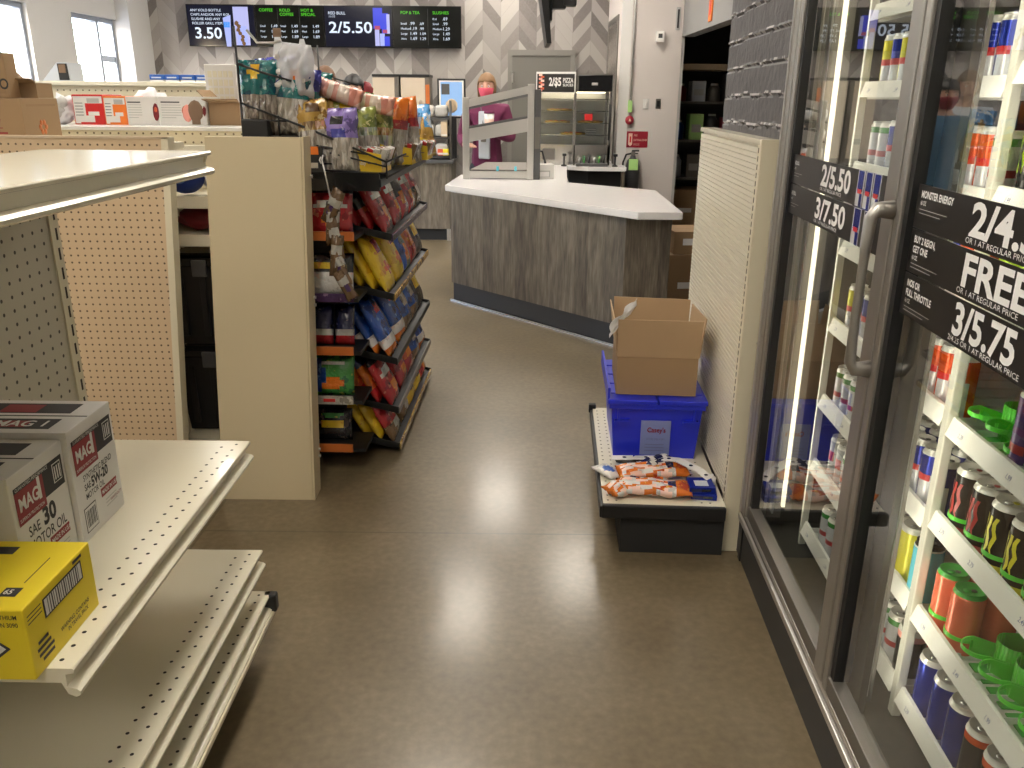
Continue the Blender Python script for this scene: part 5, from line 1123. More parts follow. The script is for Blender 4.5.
# ---------------------------------------------------------------- cartons and racks towards the storeroom
for k, (x, y, w, d, h, z, m, lab) in enumerate(((1.34, 6.3, .36, .4, .43, 0, 'cardboard_dark', 'tall dark brown carton on the floor right of the counter'), (1.36, 6.34, .34, .36, .17, .43, 'cardboard', 'flat brown carton on top of the tall one right of the counter'), (1.95, 9.6, .5, .4, .42, 0.16, 'cardboard', 'brown carton at the bottom of the storeroom rack, left side'), (2.35, 9.62, .35, .36, .36, .16, 'cardboard_light', 'paler brown carton at the bottom of the storeroom rack'))):
    carton((x, y, z), w, d, h, lab, m, .1 if k < 2 else 0, lambda b, w, d, h: b.rect((-w*.3, -.0008, h*.4), FX, Z_, w*.35, .05, 'quartz'))
t = thing('storage_rack', 'dark wire storage rack crowded with supplies inside the storeroom opening', 'rack', (2.2, 9.55, 0))
b = MB()
for x in (-.52, .62):
    for y in (0, .5): b.box(x-.012, x+.012, y-.012, y+.012, 0, 2.05, 'alu_dark')
b.build('post', t)
for z in (.15, .72, 1.12, 1.52): b = MB(); b.box(-.52, .62, 0, .5, z-.025, z, 'alu_dark'); b.build('shelf', t)
b = MB(); b.box(-.52, .62, -.01, .5, 1.84, 1.90, 'wood_tan'); b.build('top_board', t)
rnd = random.Random(12)
cols = [('shirt_grey', 'grey'), ('black', 'black'), ('lid_blue', 'blue'), ('alu_dark', 'dark metal'), ('dark_red', 'dark red'), ('tag_green', 'pale green'), ('dark_grey', 'dark grey')]
for zi, z in enumerate((.72, 1.12, 1.52)):
    for k in range(6):
        m, nm = cols[(k*3+zi*2) % 7]
        t = thing('supply_box' if k % 2 else 'supply_canister', '%s %s, %s from the left on the storeroom rack %s shelf' % (nm, 'box' if k % 2 else 'canister', ORD[k], ('lower', 'middle', 'upper')[zi]), 'box' if k % 2 else 'canister', (1.77+.185*k, 9.68, z), 0, 'storeroom supplies')
        hh = rnd.uniform(.14, .30)
        b = MB()
        if k % 2: b.box(-.075, .075, -.1, .12, 0, hh, m, .006)
        else: b.lathe([(.06, 0), (.07, .01), (.07, hh*.8), (.04, hh)], m, 14)
        b.build('body', t)
        b = MB(); b.box(-.05, .05, -.104, -.098, hh*.3, hh*.6, 'grey_paint') if k % 2 else b.lathe([(.041, hh), (.041, hh+.02)], 'grey_paint', 12); b.build('label_sheet' if k % 2 else 'lid', t)
# ---------------------------------------------------------------- people
def skin_mesh(chains, root=0, sub=1):
    """chains: list of lists of ((x,y,z), radius); a chain may start with an int = index of an existing vertex"""
    vs, es, rs = [], [], []; names = {}
    for ch in chains:
        prev = None
        for it in ch:
            if isinstance(it, str): prev = names[it]; continue
            p, r = it[0], it[1]
            vs.append(p); rs.append(r); i = len(vs)-1
            if len(it) > 2: names[it[2]] = i
            if prev is not None: es.append((prev, i))
            prev = i
    me = bpy.data.meshes.new('sk'); me.from_pydata(vs, es, []); ob = bpy.data.objects.new('sk', me); COL.objects.link(ob)
    md = ob.modifiers.new('s', 'SKIN'); md.use_smooth_shade = True
    for k, r in enumerate(rs): me.skin_vertices[0].data[k].radius = (r, r); me.skin_vertices[0].data[k].use_root = (k == root)
    if sub: sb = ob.modifiers.new('u', 'SUBSURF'); sb.levels = sb.render_levels = sub
    dg = bpy.context.evaluated_depsgraph_get(); out = bpy.data.meshes.new_from_object(ob.evaluated_get(dg))
    bpy.data.objects.remove(ob); bpy.data.meshes.remove(me); return out
def head_bm(c, s=1.0):
    """head centred on c facing -y; real size about .23 tall"""
    bm = bmesh.new(); bmesh.ops.create_icosphere(bm, subdivisions=4, radius=1)
    for v in bm.verts:
        x, y, z = v.co
        w = .075*(1-.22*max(0, -z)**1.5); dpt = .096*(1-.10*max(0, -z))
        X, Y, Z = x*w, y*dpt, z*.117
        if z < -.2 and y < 0: Y -= .012*(-z-.2)                       # chin
        if y < 0:
            g = math.exp(-((x/.17)**2))
            Y -= .021*g*math.exp(-((z+.16)/.15)**2) + .008*g*math.exp(-((z-.05)/.2)**2)   # nose
            for sx in (-1, 1): Y += .010*math.exp(-(((x-sx*.42)/.2)**2+((z-.06)/.13)**2))  # eye sockets
            Y -= .005*math.exp(-((x/.3)**2+((z+.50)/.08)**2))-.003*math.exp(-((x/.35)**2+((z+.58)/.04)**2))  # lips
        for sx in (-1, 1):
            e = math.exp(-(((z+.02)/.22)**2+((y-.08)/.16)**2))
            if sx*x > .6: X += sx*.016*e                               # ears
        v.co = V((X*s, Y*s, Z*s))+V(c)
    return bm
def person(label, loc, yaw, hgt, hair, shirt, legs, mask=None, arms='down', long_hair=False, bun=None):
    k = hgt/1.74; t = thing('person', label, 'person', loc, yaw)
    S = lambda p: tuple(q*k for q in p)
    def hand(w, d, side):
        """wrist point, direction; five fingers"""
        w, d = V(w), V(d).normalized(); sd = d.cross(V((0, 0, 1)));
        if sd.length < .1: sd = V((0, 1, 0))
        sd.normalize(); dn = d.cross(sd).normalized(); out = []
        pal = w+d*.05
        ch = [[side, (tuple(w+d*.02), .024), (tuple(w+d*.055), .030, side+'p'), (tuple(w+d*.075), .026, side+'q')]]
        for f in range(4):
            o = (f-1.5)*.019; L = (.062, .072, .068, .052)[f]
            a = w+d*.085+sd*o
            ch.append([side+'q', (tuple(a), .0098), (tuple(a+d*L*.5+dn*.008), .009), (tuple(a+d*L*.85+dn*.024), .008)])
        a = w+d*.045-sd*.03
        ch.append([side+'p', (tuple(a), .011), (tuple(a+d*.03-sd*.018+dn*.006), .010), (tuple(a+d*.055-sd*.015+dn*.014), .009)])
        return ch
    arm = {}
    for s, n in ((-1, 'L'), (1, 'R')):
        sh = (s*.175, .0, 1.42); 
        if arms == 'down': el, wr, dr = (s*.235, .02, 1.13), (s*.235, -.07, .88), (0, -.25, -1)
        elif arms == 'hold': el, wr, dr = ((s*.245, -.01, 1.15), (s*.07, -.235, 1.24) if s > 0 else (s*.17, -.24, 1.10), (-s*.75, -.65, .05))
        arm[n] = (sh, el, wr, dr)
    tr = [((0, 0, .95), .115, 'pel'), ((0, -.005, 1.10), .118), ((0, 0, 1.27), .128, 'ch'), ((0, .01, 1.41), .105, 'st'), ((0, .015, 1.49), .056), ((0, .005, 1.56), .056)]
    chains = [[(S(q[0]), q[1]*k, *q[2:]) for q in tr]]
    for n in 'LR':
        s = -1 if n == 'L' else 1; sh, el, wr, dr = arm[n]
        mid = tuple((a+b_)/2 for a, b_ in zip(el, wr))
        chains.append(['st', (S(sh), .058*k), (S(tuple((a+b_)/2 for a, b_ in zip(sh, el))), .048*k), (S(el), .041*k), (S(mid), .037*k), (S(wr), .027*k, n)])
        for c in hand(S(wr), dr, n): chains.append(c)
        chains.append(['pel', (S((s*.085, 0, .86)), .082*k), (S((s*.10, -.005, .68)), .078*k), (S((s*.10, -.01, .48)), .057*k), (S((s*.10, .015, .30)), .052*k), (S((s*.10, .02, .09)), .038*k), (S((s*.105, -.04, .045)), .04*k), (S((s*.115, -.14, .035)), .034*k)])
    me = skin_mesh(chains)
    hb = head_bm((0, -.012*k, 1.74*k-.117*k), k); hb.to_mesh(tmp := bpy.data.meshes.new('h')); hb.free()
    bm = bmesh.new(); bm.from_mesh(me); bm.from_mesh(tmp); bm.to_mesh(me); bm.free(); bpy.data.meshes.remove(tmp)
    body = bpy.data.objects.new('body', me); COL.objects.link(body); body.parent = t; me.materials.clear(); me.materials.append(M['skin'])
    rm = body.modifiers.new('r', 'REMESH'); rm.mode = 'VOXEL'; rm.voxel_size = .0065; rm.use_smooth_shade = True
    sm = body.modifiers.new('s', 'SMOOTH'); sm.factor = .5; sm.iterations = 2
    hc = V((0, -.012*k, 1.74*k-.117*k))
    b = MB()
    for sx in (-1, 1): b.ball((sx*.031*k, hc.y-.081*k, hc.z+.007*k), .0095*k, 'white', sub=2); b.ball((sx*.031*k, hc.y-.088*k, hc.z+.007*k), .005*k, 'eye', sub=2)
    b.build('eyes', t)
    b = MB()
    for sx in (-1, 1): b.tube([(sx*.015*k, hc.y-.094*k, hc.z+.026*k), (sx*.032*k, hc.y-.093*k, hc.z+.031*k), (sx*.048*k, hc.y-.082*k, hc.z+.025*k)], .003, hair, 6)
    b.build('eyebrows', t)
    if not mask: b = MB(); b.ball((0, hc.y-.092*k, hc.z-.060*k), .02*k, 'lip_skin', sub=2, scale=(1.1, .35, .35)); b.build('mouth', t)
    # hair: shell over the skull, open at the face
    bm = bmesh.new(); bmesh.ops.create_icosphere(bm, subdivisions=4, radius=1)
    for v in bm.verts:
        x, y, z = v.co; n = 1+.05*noise.noise(V((x*5, y*5, z*2)))
        drop = .9 if (long_hair and z < 0 and y > -.25) else 0
        v.co = V((x*.087*n, y*.106*n+.008, z*.123*n-drop*.10*(-z)))*k+hc+V((0, .004, .006))
    kill = [f for f in bm.faces if (lambda c: (c.y < -.035*k and c.z < .045*k and abs(c.x) < .085*k) or (c.z < (-.17*k if long_hair else -.045*k)))(f.calc_center_median()-hc)]
    bmesh.ops.delete(bm, geom=kill, context='FACES')
    for f in bm.faces: f.smooth = True
    hm = bpy.data.meshes.new('hair'); bm.to_mesh(hm); bm.free(); hm.materials.append(M[hair]); ho = bpy.data.objects.new('hair', hm); COL.objects.link(ho); ho.parent = t
    so = ho.modifiers.new('s', 'SOLIDIFY'); so.thickness = .008; so.offset = 0
    if bun: b = MB(); b.ball((.10*k, .03, hc.z+.0), .065*k, bun, sub=3, jit=.2, scale=(.8, 1, 1.1)); b.build('hair_bun', t)
    if mask:
        b = MB(); nu, nv = 13, 9; g = []
        for i in range(nu):
            a = -1.25+2.5*i/(nu-1); row = []
            for j in range(nv):
                z = -.100+.092*j/(nv-1); zz = z/.117
                w = .080*(1-.2*max(0, -zz)**1.5); dpt = .103*(1-.05*max(0, -zz))
                nose_ = .024*math.exp(-(a/.35)**2)*math.exp(-((zz+.2)/.5)**2)
                sq = math.sqrt(max(.05, 1-zz*zz*.75))
                row.append(b.bm.verts.new(hc+V((math.sin(a)*w*sq, -math.cos(a)*dpt*sq-nose_-.006, z))*k))
            g.append(row)
        for i in range(nu-1):
            for j in range(nv-1): f = b.bm.faces.new([g[i][j], g[i+1][j], g[i+1][j+1], g[i][j+1]]); f.material_index = b.mi(mask); f.smooth = True
        o = b.build('face_mask', t); so = o.modifiers.new('s', 'SOLIDIFY'); so.thickness = .002
    # clothes
    def cloth(name, chains, m, par=t):
        me = skin_mesh(chains); o = bpy.data.objects.new(name, me); COL.objects.link(o); o.parent = par; me.materials.clear(); me.materials.append(M[m])
        rm = o.modifiers.new('r', 'REMESH'); rm.mode = 'VOXEL'; rm.voxel_size = .010; rm.use_smooth_shade = True
        s2 = o.modifiers.new('s', 'SMOOTH'); s2.factor = .5; s2.iterations = 4; return o
    chains = [[(S(p), r*k, *n) for p, r, *n in (((0, 0, .84), .178), ((0, 0, .96), .172, 'pel'), ((0, -.005, 1.10), .145), ((0, 0, 1.27), .155, 'ch'), ((0, .01, 1.40), .128, 'st'), ((0, .015, 1.475), .072))]]
    for n in 'LR':
        sh, el, wr, dr = arm[n]; mid = tuple((a+b_)/2 for a, b_ in zip(el, wr)); w2 = tuple(a+(b_-a)*.9 for a, b_ in zip(el, wr))
        chains.append(['st', (S(sh), .076*k), (S(tuple((a+b_)/2 for a, b_ in zip(sh, el))), .066*k), (S(el), .058*k), (S(mid), .052*k), (S(w2), .044*k)])
    cloth('top', chains, shirt)
    chains = [[(S((0, 0, 1.0)), .140*k, 'p'), (S((0, 0, .90)), .176*k, 'q')]]
    for s in (-1, 1): chains.append(['q', (S((s*.095, 0, .80)), .120*k), (S((s*.10, -.005, .66)), .092*k), (S((s*.10, 0, .46)), .074*k), (S((s*.10, .02, .10)), .062*k)])
    cloth('trousers', chains, legs)
    b = MB()
    for s in (-1, 1): b.ball(S((s*.112, -.06, .05)), .06*k, 'black', sub=3, scale=(.85, 2.2, .82))
    b.build('shoes', t)
    return t, hc
t, hc = person('woman in a maroon jacket and pink face mask behind the counter frame', (-.30, 8.50, 0), -.12, 1.755, 'hair_blond', 'maroon', 'trousers', 'mask_pink', 'hold', True)
b = MB(); b.box(-.055, .055, -.175, -.14, .98, 1.42, 'shirt_grey', .012); b.build('shirt_front', t); b = MB(); b.tube([(-.05, -.12, 1.50), (-.02, -.165, 1.40), (-.005, -.178, 1.25)], .005, 'dark_grey', 6); b.box(-.03, .02, -.184, -.178, 1.14, 1.25, 'alu_dark', .003); b.build('lanyard', t)
person('person with brown hair, only the upper face showing over the candy bags', (-1.63, 7.5, 0), .15, 1.775, 'hair_brown', 'shirt_grey', 'trousers', None, 'down', False)
person('person with black hair in a blue shirt behind the candy rack', (-1.31, 7.05, 0), .05, 1.70, 'hair_black', 'shirt_blue', 'trousers', 'mask_red', 'down', False, 'dark_red')
# ---------------------------------------------------------------- glass door cooler (turned frame: x = inwards, y = away, z = up)
CL = thing('beverage_cooler', 'tall glass-door drink cooler along the right side', 'cooler', CO, CA)
DT = .80; HZ = 2.35
b = MB(); b.box(0.0, .02, -1.02, .99, 0, .168, 'charcoal', .002); b.build('kick_plate', CL)
b = MB(); b.box(-.018, .0, -1.02, .99, .158, .180, 'alu_light', .003); b.box(-.010, .0, -1.02, .99, .180, .196, 'alu_dark'); b.box(-.014, .0, -1.02, .99, .196, .212, 'alu_light', .003); b.box(0, .05, -1.02, .99, .168, .215, 'alu_dark'); b.build('sill_rail', CL)
b = MB(); b.box(.05, DT, -1.02, .985, .10, .165, 'cooler_inside'); b.box(DT-.02, DT, -1.02, .985, .165, HZ, 'cooler_inside'); b.box(.02, DT, .955, .985, .165, HZ, 'cooler_inside'); b.box(.02, DT, -1.05, -1.02, .1, HZ, 'cooler_inside'); b.box(0, DT, -1.02, .985, HZ, HZ+.05, 'cooler_inside'); b.build('case', CL)
b = MB(); b.box(-.022, .05, .895, .962, .21, HZ, 'aluminium', .003); b.box(-.026, -.02, .935, .948, .21, HZ, 'alu_light'); b.box(-.005, .05, .962, .99, .0, HZ, 'black'); b.build('jamb', CL)
b = MB(); b.box(.034, .050, -.064, .064, .21, HZ, 'alu_dark'); b.box(.050, .085, -.012, .035, .21, HZ, 'alu_dark'); b.box(.045, .10, .90, .955, .21, HZ, 'alu_dark'); b.box(.045, .10, -1.02, -.93, .21, HZ, 'alu_dark'); b.build('mullion', CL)
b = MB(); b.box(.02, .10, -1.02, .955, HZ-.06, HZ, 'alu_dark'); b.build('head_rail', CL)
def door(s0, s1, lab):
    b = MB(); z0, z1 = .222, HZ-.02; w = .058
    for a, c in ((s0, s0+w), (s1-w*.45, s1)):
        b.box(-.020, .018, a, c, z0, z1, 'aluminium', .003)
    b.box(-.018, .018, s0+w, s1-w*.45, z0, z0+.045, 'alu_dark', .002); b.box(-.018, .018, s0+w, s1-w*.45, z1-.05, z1, 'alu_dark', .002)
    b.box(-.012, .026, s0+w, s0+w+.014, z0+.045, z1-.05, 'black'); b.box(-.012, .026, s1-w*.45-.02, s1-w*.45, z0+.045, z1-.05, 'black')
    o = b.build('door', CL); g = MB(); g.box(.0, .006, s0+w+.01, s1-w*.45-.015, z0+.044, z1-.05, 'glass'); g.build('pane', o)
    return o, s0
d1, _ = door(.034, .893, '')
d2, _ = door(-.93, .026, '')
# pull handle on the far door
def handle(par, s, z0, z1):
    b = MB(); b.tube([(-.018, s, z1), (-.050, s, z1), (-.060, s, z1-.015), (-.062, s, z1-.10), (-.062, s, z0+.10), (-.060, s, z0+.015), (-.050, s, z0), (-.018, s, z0)], [.019, .016, .013, .0095, .0095, .012, .015, .019], 'aluminium', 12); b.build('door_handle', par)
handle(d1, .036, 1.015, 1.345)
# lamps: upright light strips behind the door frames
b = MB(); b.box(.105, .125, .872, .898, .25, HZ-.1, 'alu_dark'); o = b.build('lamp_housing', CL)
b = MB(); b.box(.094, .105, .879, .891, .26, HZ-.12, 'led'); b.build('light_strip', o)
for s0_, s1_ in ((-.058, -.030), (.040, .060), (-.90, -.86), (.83, .86)):
    b = MB(); b.box(.050, .055, s0_, s1_, .26, HZ-.12, 'alu_light'); o = b.build('lamp_housing', CL)
    b = MB(); b.face([(.0556, s0_+.003, .27), (.0556, s1_-.003, .27), (.0556, s1_-.003, HZ-.13), (.0556, s0_+.003, HZ-.13)], 'led_hidden'); b.build('light_strip', o)
b = MB(); b.box(.125, .70, .86, .90, 2.22, 2.26, 'alu_light'); o = b.build('lamp_housing', CL); b = MB(); b.box(.13, .70, -.95, .93, 2.20, 2.204, 'led'); b.build('light_strip', o)
# shelf uprights
C('post_pale', (.66, .64, .56), .15, coat=.5)
for s in (.80, .0, -.80):
    b = MB(); b.box(.138, .160, s-(.013 if s == 0 else .007), s+(.013 if s == 0 else .007), .17, 2.25, 'post_pale', .003); b.box(.62, .64, s-.01, s+.01, .17, 2.25, 'cooler_white', .002)
    b.build('shelf_upright', CL)
b = MB(); b.box(.66, .67, -.9, .86, .17, 2.25, 'cooler_white'); b.build('rear_panel', CL)
R1 = [1.79, 1.597, 1.388, 1.168, .937, .695, .480, .255]         # price rail tops, far section
R2 = [1.62, 1.40, 1.165, .930, .715, .480, .255]
def cshelf(s0, s1, zt):
    b = MB(); b.box(.16, .62, s0, s1, zt-.045, zt-.037, 'cooler_white')
    n = int((s1-s0)/.064)
    for k in range(n+1): b.box(.16, .62, s0+.064*k-.001, s0+.064*k+.001, zt-.037, zt-.02, 'clear_rail')
    o = b.build('shelf', CL)
    b = MB(); b.hexa([(.138, s0, zt-.040), (.146, s0, zt-.040), (.146, s1, zt-.040), (.138, s1, zt-.040)], [(.150, s0, zt), (.158, s0, zt), (.158, s1, zt), (.150, s1, zt)], 'rail_white')
    rnd = random.Random(int(zt*1000)); s = s1-.09
    while s > s0+.06:
        b.rect((.1425-.0008, s+.012, zt-.028), (0, -1, 0), (.012, 0, .040), .024, .012, 'tag_ink') if rnd.random() < .5 else b.rect((.1425-.0008, s+.008, zt-.032), (0, -1, 0), (.012, 0, .040), .012, .022, 'alu_light')
        b.text(rnd.choice(['2.29', '2.79', '1.99', '2.49']), (.1425-.001, s+.045, zt-.027), (0, -1, 0), (.012, 0, .040), .010, 'tag_ink', .01, .8); s -= rnd.choice((.13, .19, .16))
    b.build('price_rail', o)
for z in R1: cshelf(.02, .795, z)
for z in R2: cshelf(-.80, -.012, z)
# ---- price signs stuck on the glass
def sign(s0, s1, z0, z1, lab, fn, cat='sign'):
    t = thing('price_sign', lab, cat, cp(-.0015, s1, z0), CA)
    L, Hh = s1-s0, z1-z0
    b = MB(); b.box(-.002, .0, -L, 0, 0, Hh, 'sign_black'); b.build('card', t)
    b = MB(); fn(b, L, Hh); b.build('print', t); return t
SX, SZ = (0, -1, 0), (0, 0, 1)
def stx(b, s, a, z, h, bold=.0, sx=.7, m='sign_white'): b.text(s, (-.0028, -a, z), SX, SZ, h, m, bold, sx)
def minican(b, a, z, w, h, cols):
    n = len(cols)
    b.rect((-.0026, -a, z), SX, SZ, w, h, 'can_white'); b.rect((-.0030, -a-w*.12, z+h*.42), SX, SZ, w*.76, h*.56, cols[0]); b.rect((-.0034, -a-w*.2, z+h*.36), SX, SZ, w*.6, h*.12, 'red'); b.rect((-.0032, -a-w*.55, z), SX, SZ, w*.35, h*.36, cols[0])
def sg_a(b, L, H):
    stx(b, 'RED BULL', .03, H*.66, .010, .02); stx(b, '12 OZ', .03, H*.50, .006, .01)
    for k in range(2): b.rect((-.0026, -.03, H*(.36-.09*k)), SX, SZ, .08-.03*k, .0012, 'grey_paint')
    b.text('2/5.50', (-.0028, -.286, H*.26), SX, SZ, .050, 'sign_white', .03, fit=.225); b.text('OR 1 AT REGULAR PRICE', (-.0028, -.286, H*.09), SX, SZ, .008, 'sign_white', 0, fit=.17)
    for k in range(3): minican(b, .556+.050*k, .0, .044, H, ('can_blue', 'sky_print', 'can_blue'))
    
def sg_b(b, L, H):
    stx(b, 'RED BULL', .03, H*.66, .010, .02); stx(b, '8.4 OZ', .03, H*.50, .006, .01)
    for k in range(2): b.rect((-.0026, -.03, H*(.36-.09*k)), SX, SZ, .08-.03*k, .0012, 'grey_paint')
    b.text('3/7.50', (-.0028, -.266, H*.26), SX, SZ, .050, 'sign_white', .03, fit=.24); b.text('OR 1 AT REGULAR PRICE', (-.0028, -.266, H*.09), SX, SZ, .008, 'sign_white', 0, fit=.19)
    for k in range(2): minican(b, .560+.066*k, .0, .050, H, ('can_blue', 'can_blue', 'can_blue'))
sign(.108, .858, 1.3225, 1.402, 'upper black price sign on the far cooler door, with three can pictures', sg_a); sign(.108, .858, 1.238, 1.3195, 'lower black price sign on the far cooler door, with two can pictures', sg_b)
def big(l1, l2, price, sub, hp, fit=.2, fs=.19):
    def f(b, L, H):
        stx(b, l1, .018, H*.72, .0125, .03, .86)
        y = H*.72
        if l2: y -= .0185; stx(b, l2, .018, y, .0125, .03, .86)
        stx(b, '16 OZ', .018, y-.0135, .008, .01, .80)
        for k in range(2): b.rect((-.0026, -.018, y-.022-.007*k), SX, SZ, .115-.025*k, .0011, 'grey_paint')
        b.text(price, (-.0028, -.222, H*.25), SX, SZ, hp, 'sign_white', .03, fit=fit); b.text(sub, (-.0028, -.215, H*.075), SX, SZ, .0095, 'sign_white', .0, fit=fs)
    return f
z = 1.156; hs = .080
for k, (l1, l2, pr, sub, lab) in enumerate((('NOS OR', 'FULL THROTTLE', '3/5.75', '2/4.25 OR 1 AT REGULAR PRICE', 'lowest black sign on the near cooler door, reading 3/5.75'), ('BUY 2 REIGN,', 'GET ONE', 'FREE', 'OR 1 AT REGULAR PRICE', 'middle black sign on the near cooler door, reading FREE'), ('MONSTER ENERGY', '', '2/4.50', 'OR 1 AT REGULAR PRICE', 'topmost black sign on the near cooler door, reading 2/4'))):
    sign(-.80, -.030, z+(hs+.003)*k, z+(hs+.003)*k+hs, lab, big(l1, l2, pr, sub, .053, (.205, .215, .265)[k], (.235, .20, .20)[k]))
# ---- cans
def can_prof(r, h): 
    return [(r*.78, 0), (r*.80, .002), (r*.98, .010), (r, .014), (r, h-.014), (r*.97, h-.010), (r*.87, h-.005), (r*.86, h-.002), (r*.89, h), (r*.86, h), (r*.83, h-.005), (0, h-.006)]
def can(style, r=.033, h=.157, lid='silver_can', rim='silver_can', claw=None, simple=False):
    """style(frac_height, angle index of 24)->material"""
    pr = can_prof(r, h); n = 24 if not simple else 16
    # extra height rings on the wall for the printed bands
    wall = [(r, .014+(h-.028)*q/8) for q in range(9)]
    prof = pr[:3]+wall+pr[5:6]
    t = thing('drink_can', 'x', 'can')
    b = MB(); b.lathe(prof, 'silver_can', n, fm=lambda j, q: 'silver_can' if j < 2 else (rim if j > 10 else style((j-3)/8, q/n)), cap=True)
    if claw:
        for k in range(3):
            a0 = PI+(-.42+.42*k); zt, zb = h*.80, h*(.36, .22, .30)[k]; pts = []
            for q in range(7):
                zz = zt+(zb-zt)*q/6; a = a0+.10*math.sin(q*1.9+k); w = (.13 if q < 5 else .13-.05*(q-4))*(.8 if q == 0 else 1)
                pts.append((a-w, a+w, zz))
            for A, B_ in zip(pts, pts[1:]):
                rr = r+.0006; P = lambda a, z: (rr*math.cos(a), rr*math.sin(a), z)
                b.face([P(A[0], A[2]), P(B_[0], B_[2]), P(B_[1], B_[2]), P(A[1], A[2])], claw)
    o = b.build('can_body', t)
    b = MB(); b.lathe([(r*.97, h-.010), (r*.87, h-.005), (r*.87, h-.001), (r*.90, h), (r*.84, h-.0005), (r*.82, h-.006), (0, h-.006)], lid, n, cap=False); o = b.build('can_lid', t)
    b = MB(); b.lathe([(.0085, .0), (.0085, .0015), (.0, .0018)], 'chrome' if lid == 'silver_can' else lid, 12, c=(-.006, 0, h-.0055)); b.lathe([(.006, 0), (.006, .0012), (0, .0014)], claw or 'dark_grey', 10, c=(.008, 0, h-.0055)); b.build('pull_tab', o)
    return t
solid = lambda m: (lambda f, a: m)
def rb(c, c2='silver_can'):
    def f(hh, a):
        a2 = (a*4) % 2 < 1
        if .42 < hh < .58 and .35 < a < .66: return 'red'
        if hh > .5: return c if a2 or True else c2
        return 'can_white' if a2 else c
    return f
def two(c, d, f0=.75, f1=.9): return lambda f, a: d if f0 < f < f1 else c
hide = []
def proto(*a, **k): t = can(*a, **k); return t
P_red = proto(lambda f, a: 'claw_red' if f < .05 else 'can_black', claw='claw_red'); P_yel = proto(lambda f, a: 'claw_yellow' if f < .08 else 'can_black', claw='claw_yellow')
P_coral = proto(two('can_coral', 'can_orange', .55, .62), lid='green_deep', rim='can_coral', h=.152); P_purple = proto(lambda f, a: 'can_white' if f < .03 else ('claw_red' if .2 < f < .28 and .3 < a < .6 else 'can_purple'), h=.168); P_navy = proto(two('can_blue', 'can_blue')); P_brown = proto(lambda f, a: 'can_black' if f < .8 else 'can_orange')
P_lime = proto(lambda f, a: 'can_black' if f < .30 else ('claw_green' if f < .36 else 'can_lime'), claw='can_black'); P_cyan = proto(lambda f, a: 'can_white' if .42 < f < .47 else 'can_cyan', lid='can_black'); P_ylime = proto(solid('can_yellow')); P_pinkblk = proto(lambda f, a: 'can_white' if f < .06 or .94 < f else ('pink' if f > .86 else 'can_black'))
P_blue = proto(rb('can_blue'), r=.0265, h=.150); P_red12 = proto(rb('can_orange'), r=.0265, h=.150); P_sky = proto(rb('sky_print'), r=.0265, h=.150); P_wht = proto(lambda f, a: 'red' if .45 < f < .7 and .4 < a < .62 else 'can_white', r=.0265, h=.150); P_yelw = proto(rb('can_yellow'), r=.0265, h=.150); P_sil = proto(lambda f, a: 'foil_green' if .8 < f < .9 else ('claw_red' if .3 < f < .42 and a > .4 else 'can_white'), r=.029, h=.145)
protos = [P_red, P_yel, P_coral, P_purple, P_navy, P_brown, P_lime, P_cyan, P_ylime, P_pinkblk, P_blue, P_red12, P_sky, P_wht, P_yelw, P_sil]
usedp = set()
def put_can(P, t_, s_, zt, lab, group, rot=0.):
    loc = cp(t_, s_, zt-.0365)
    if P.name in usedp: return dup(P, loc, CA+rot, lab, group)
    usedp.add(P.name); P.location = loc; P.rotation_euler = (0, 0, CA+rot); P['label'] = lab; P['group'] = group; return P
# near section: big cans, lanes from the light post towards the camera
TC = .192
lanes = [-.055-.0745*k for k in range(10)]
row5 = [P_red, P_red, P_yel, P_yel, P_yel, P_yel]; nm5 = ['red-clawed black', 'red-clawed black', 'yellow-clawed black', 'yellow-clawed black', 'yellow-clawed black', 'yellow-clawed black']
for k, (P, nm) in enumerate(zip(row5, nm5)):
    put_can(P, TC, lanes[k], R2[4], '%s can, %s front can from the light post above the coral cans' % (nm, ORD[k]), 'front cans on the lit near shelf')
    put_can(P, TC+.072, lanes[k], R2[4], '%s can standing behind the %s front can above the coral cans' % (nm, ORD[k]), 'rear cans on the lit near shelf')
for k in range(2):
    for j in range(2): put_can(P_coral, TC+.072*j, lanes[k], R2[5], 'coral can with green lid, %s from the light post, %s row' % (ORD[k], ('front', 'rear')[j]), 'coral cans')
for k in range(6):
    P = P_navy if k < 3 else P_brown
    put_can(P, TC, lanes[k], R2[6], '%s topped can on the bottom near shelf, %s from the light post' % ('navy' if k < 3 else 'dark brown', ORD[k]), 'cans on the bottom near shelf')
    put_can(P, TC+.074, lanes[k], R2[6], 'dark can behind the %s bottom-shelf can' % ORD[k], 'rear cans on the bottom near shelf')
for k in (3, 4, 5):
    put_can(P_purple, TC, lanes[k-1]-.015, R2[3], 'tall dark purple can behind the glass, %s from the light post' % ORD[k-2], 'purple cans')
for k in range(4):
    put_can(P_lime, TC, lanes[k], R2[1], 'lime can above the near door signs, %s from the light post' % ORD[k], 'lime cans'); put_can(P_lime, TC, lanes[k], R2[2], 'lime can behind the near door signs, %s from the light post' % ORD[k], 'lime cans behind the signs'); put_can(P_blue, TC, lanes[k], R2[0], 'slim blue can on the top near shelf, %s from the light post' % ORD[k], 'top shelf cans')
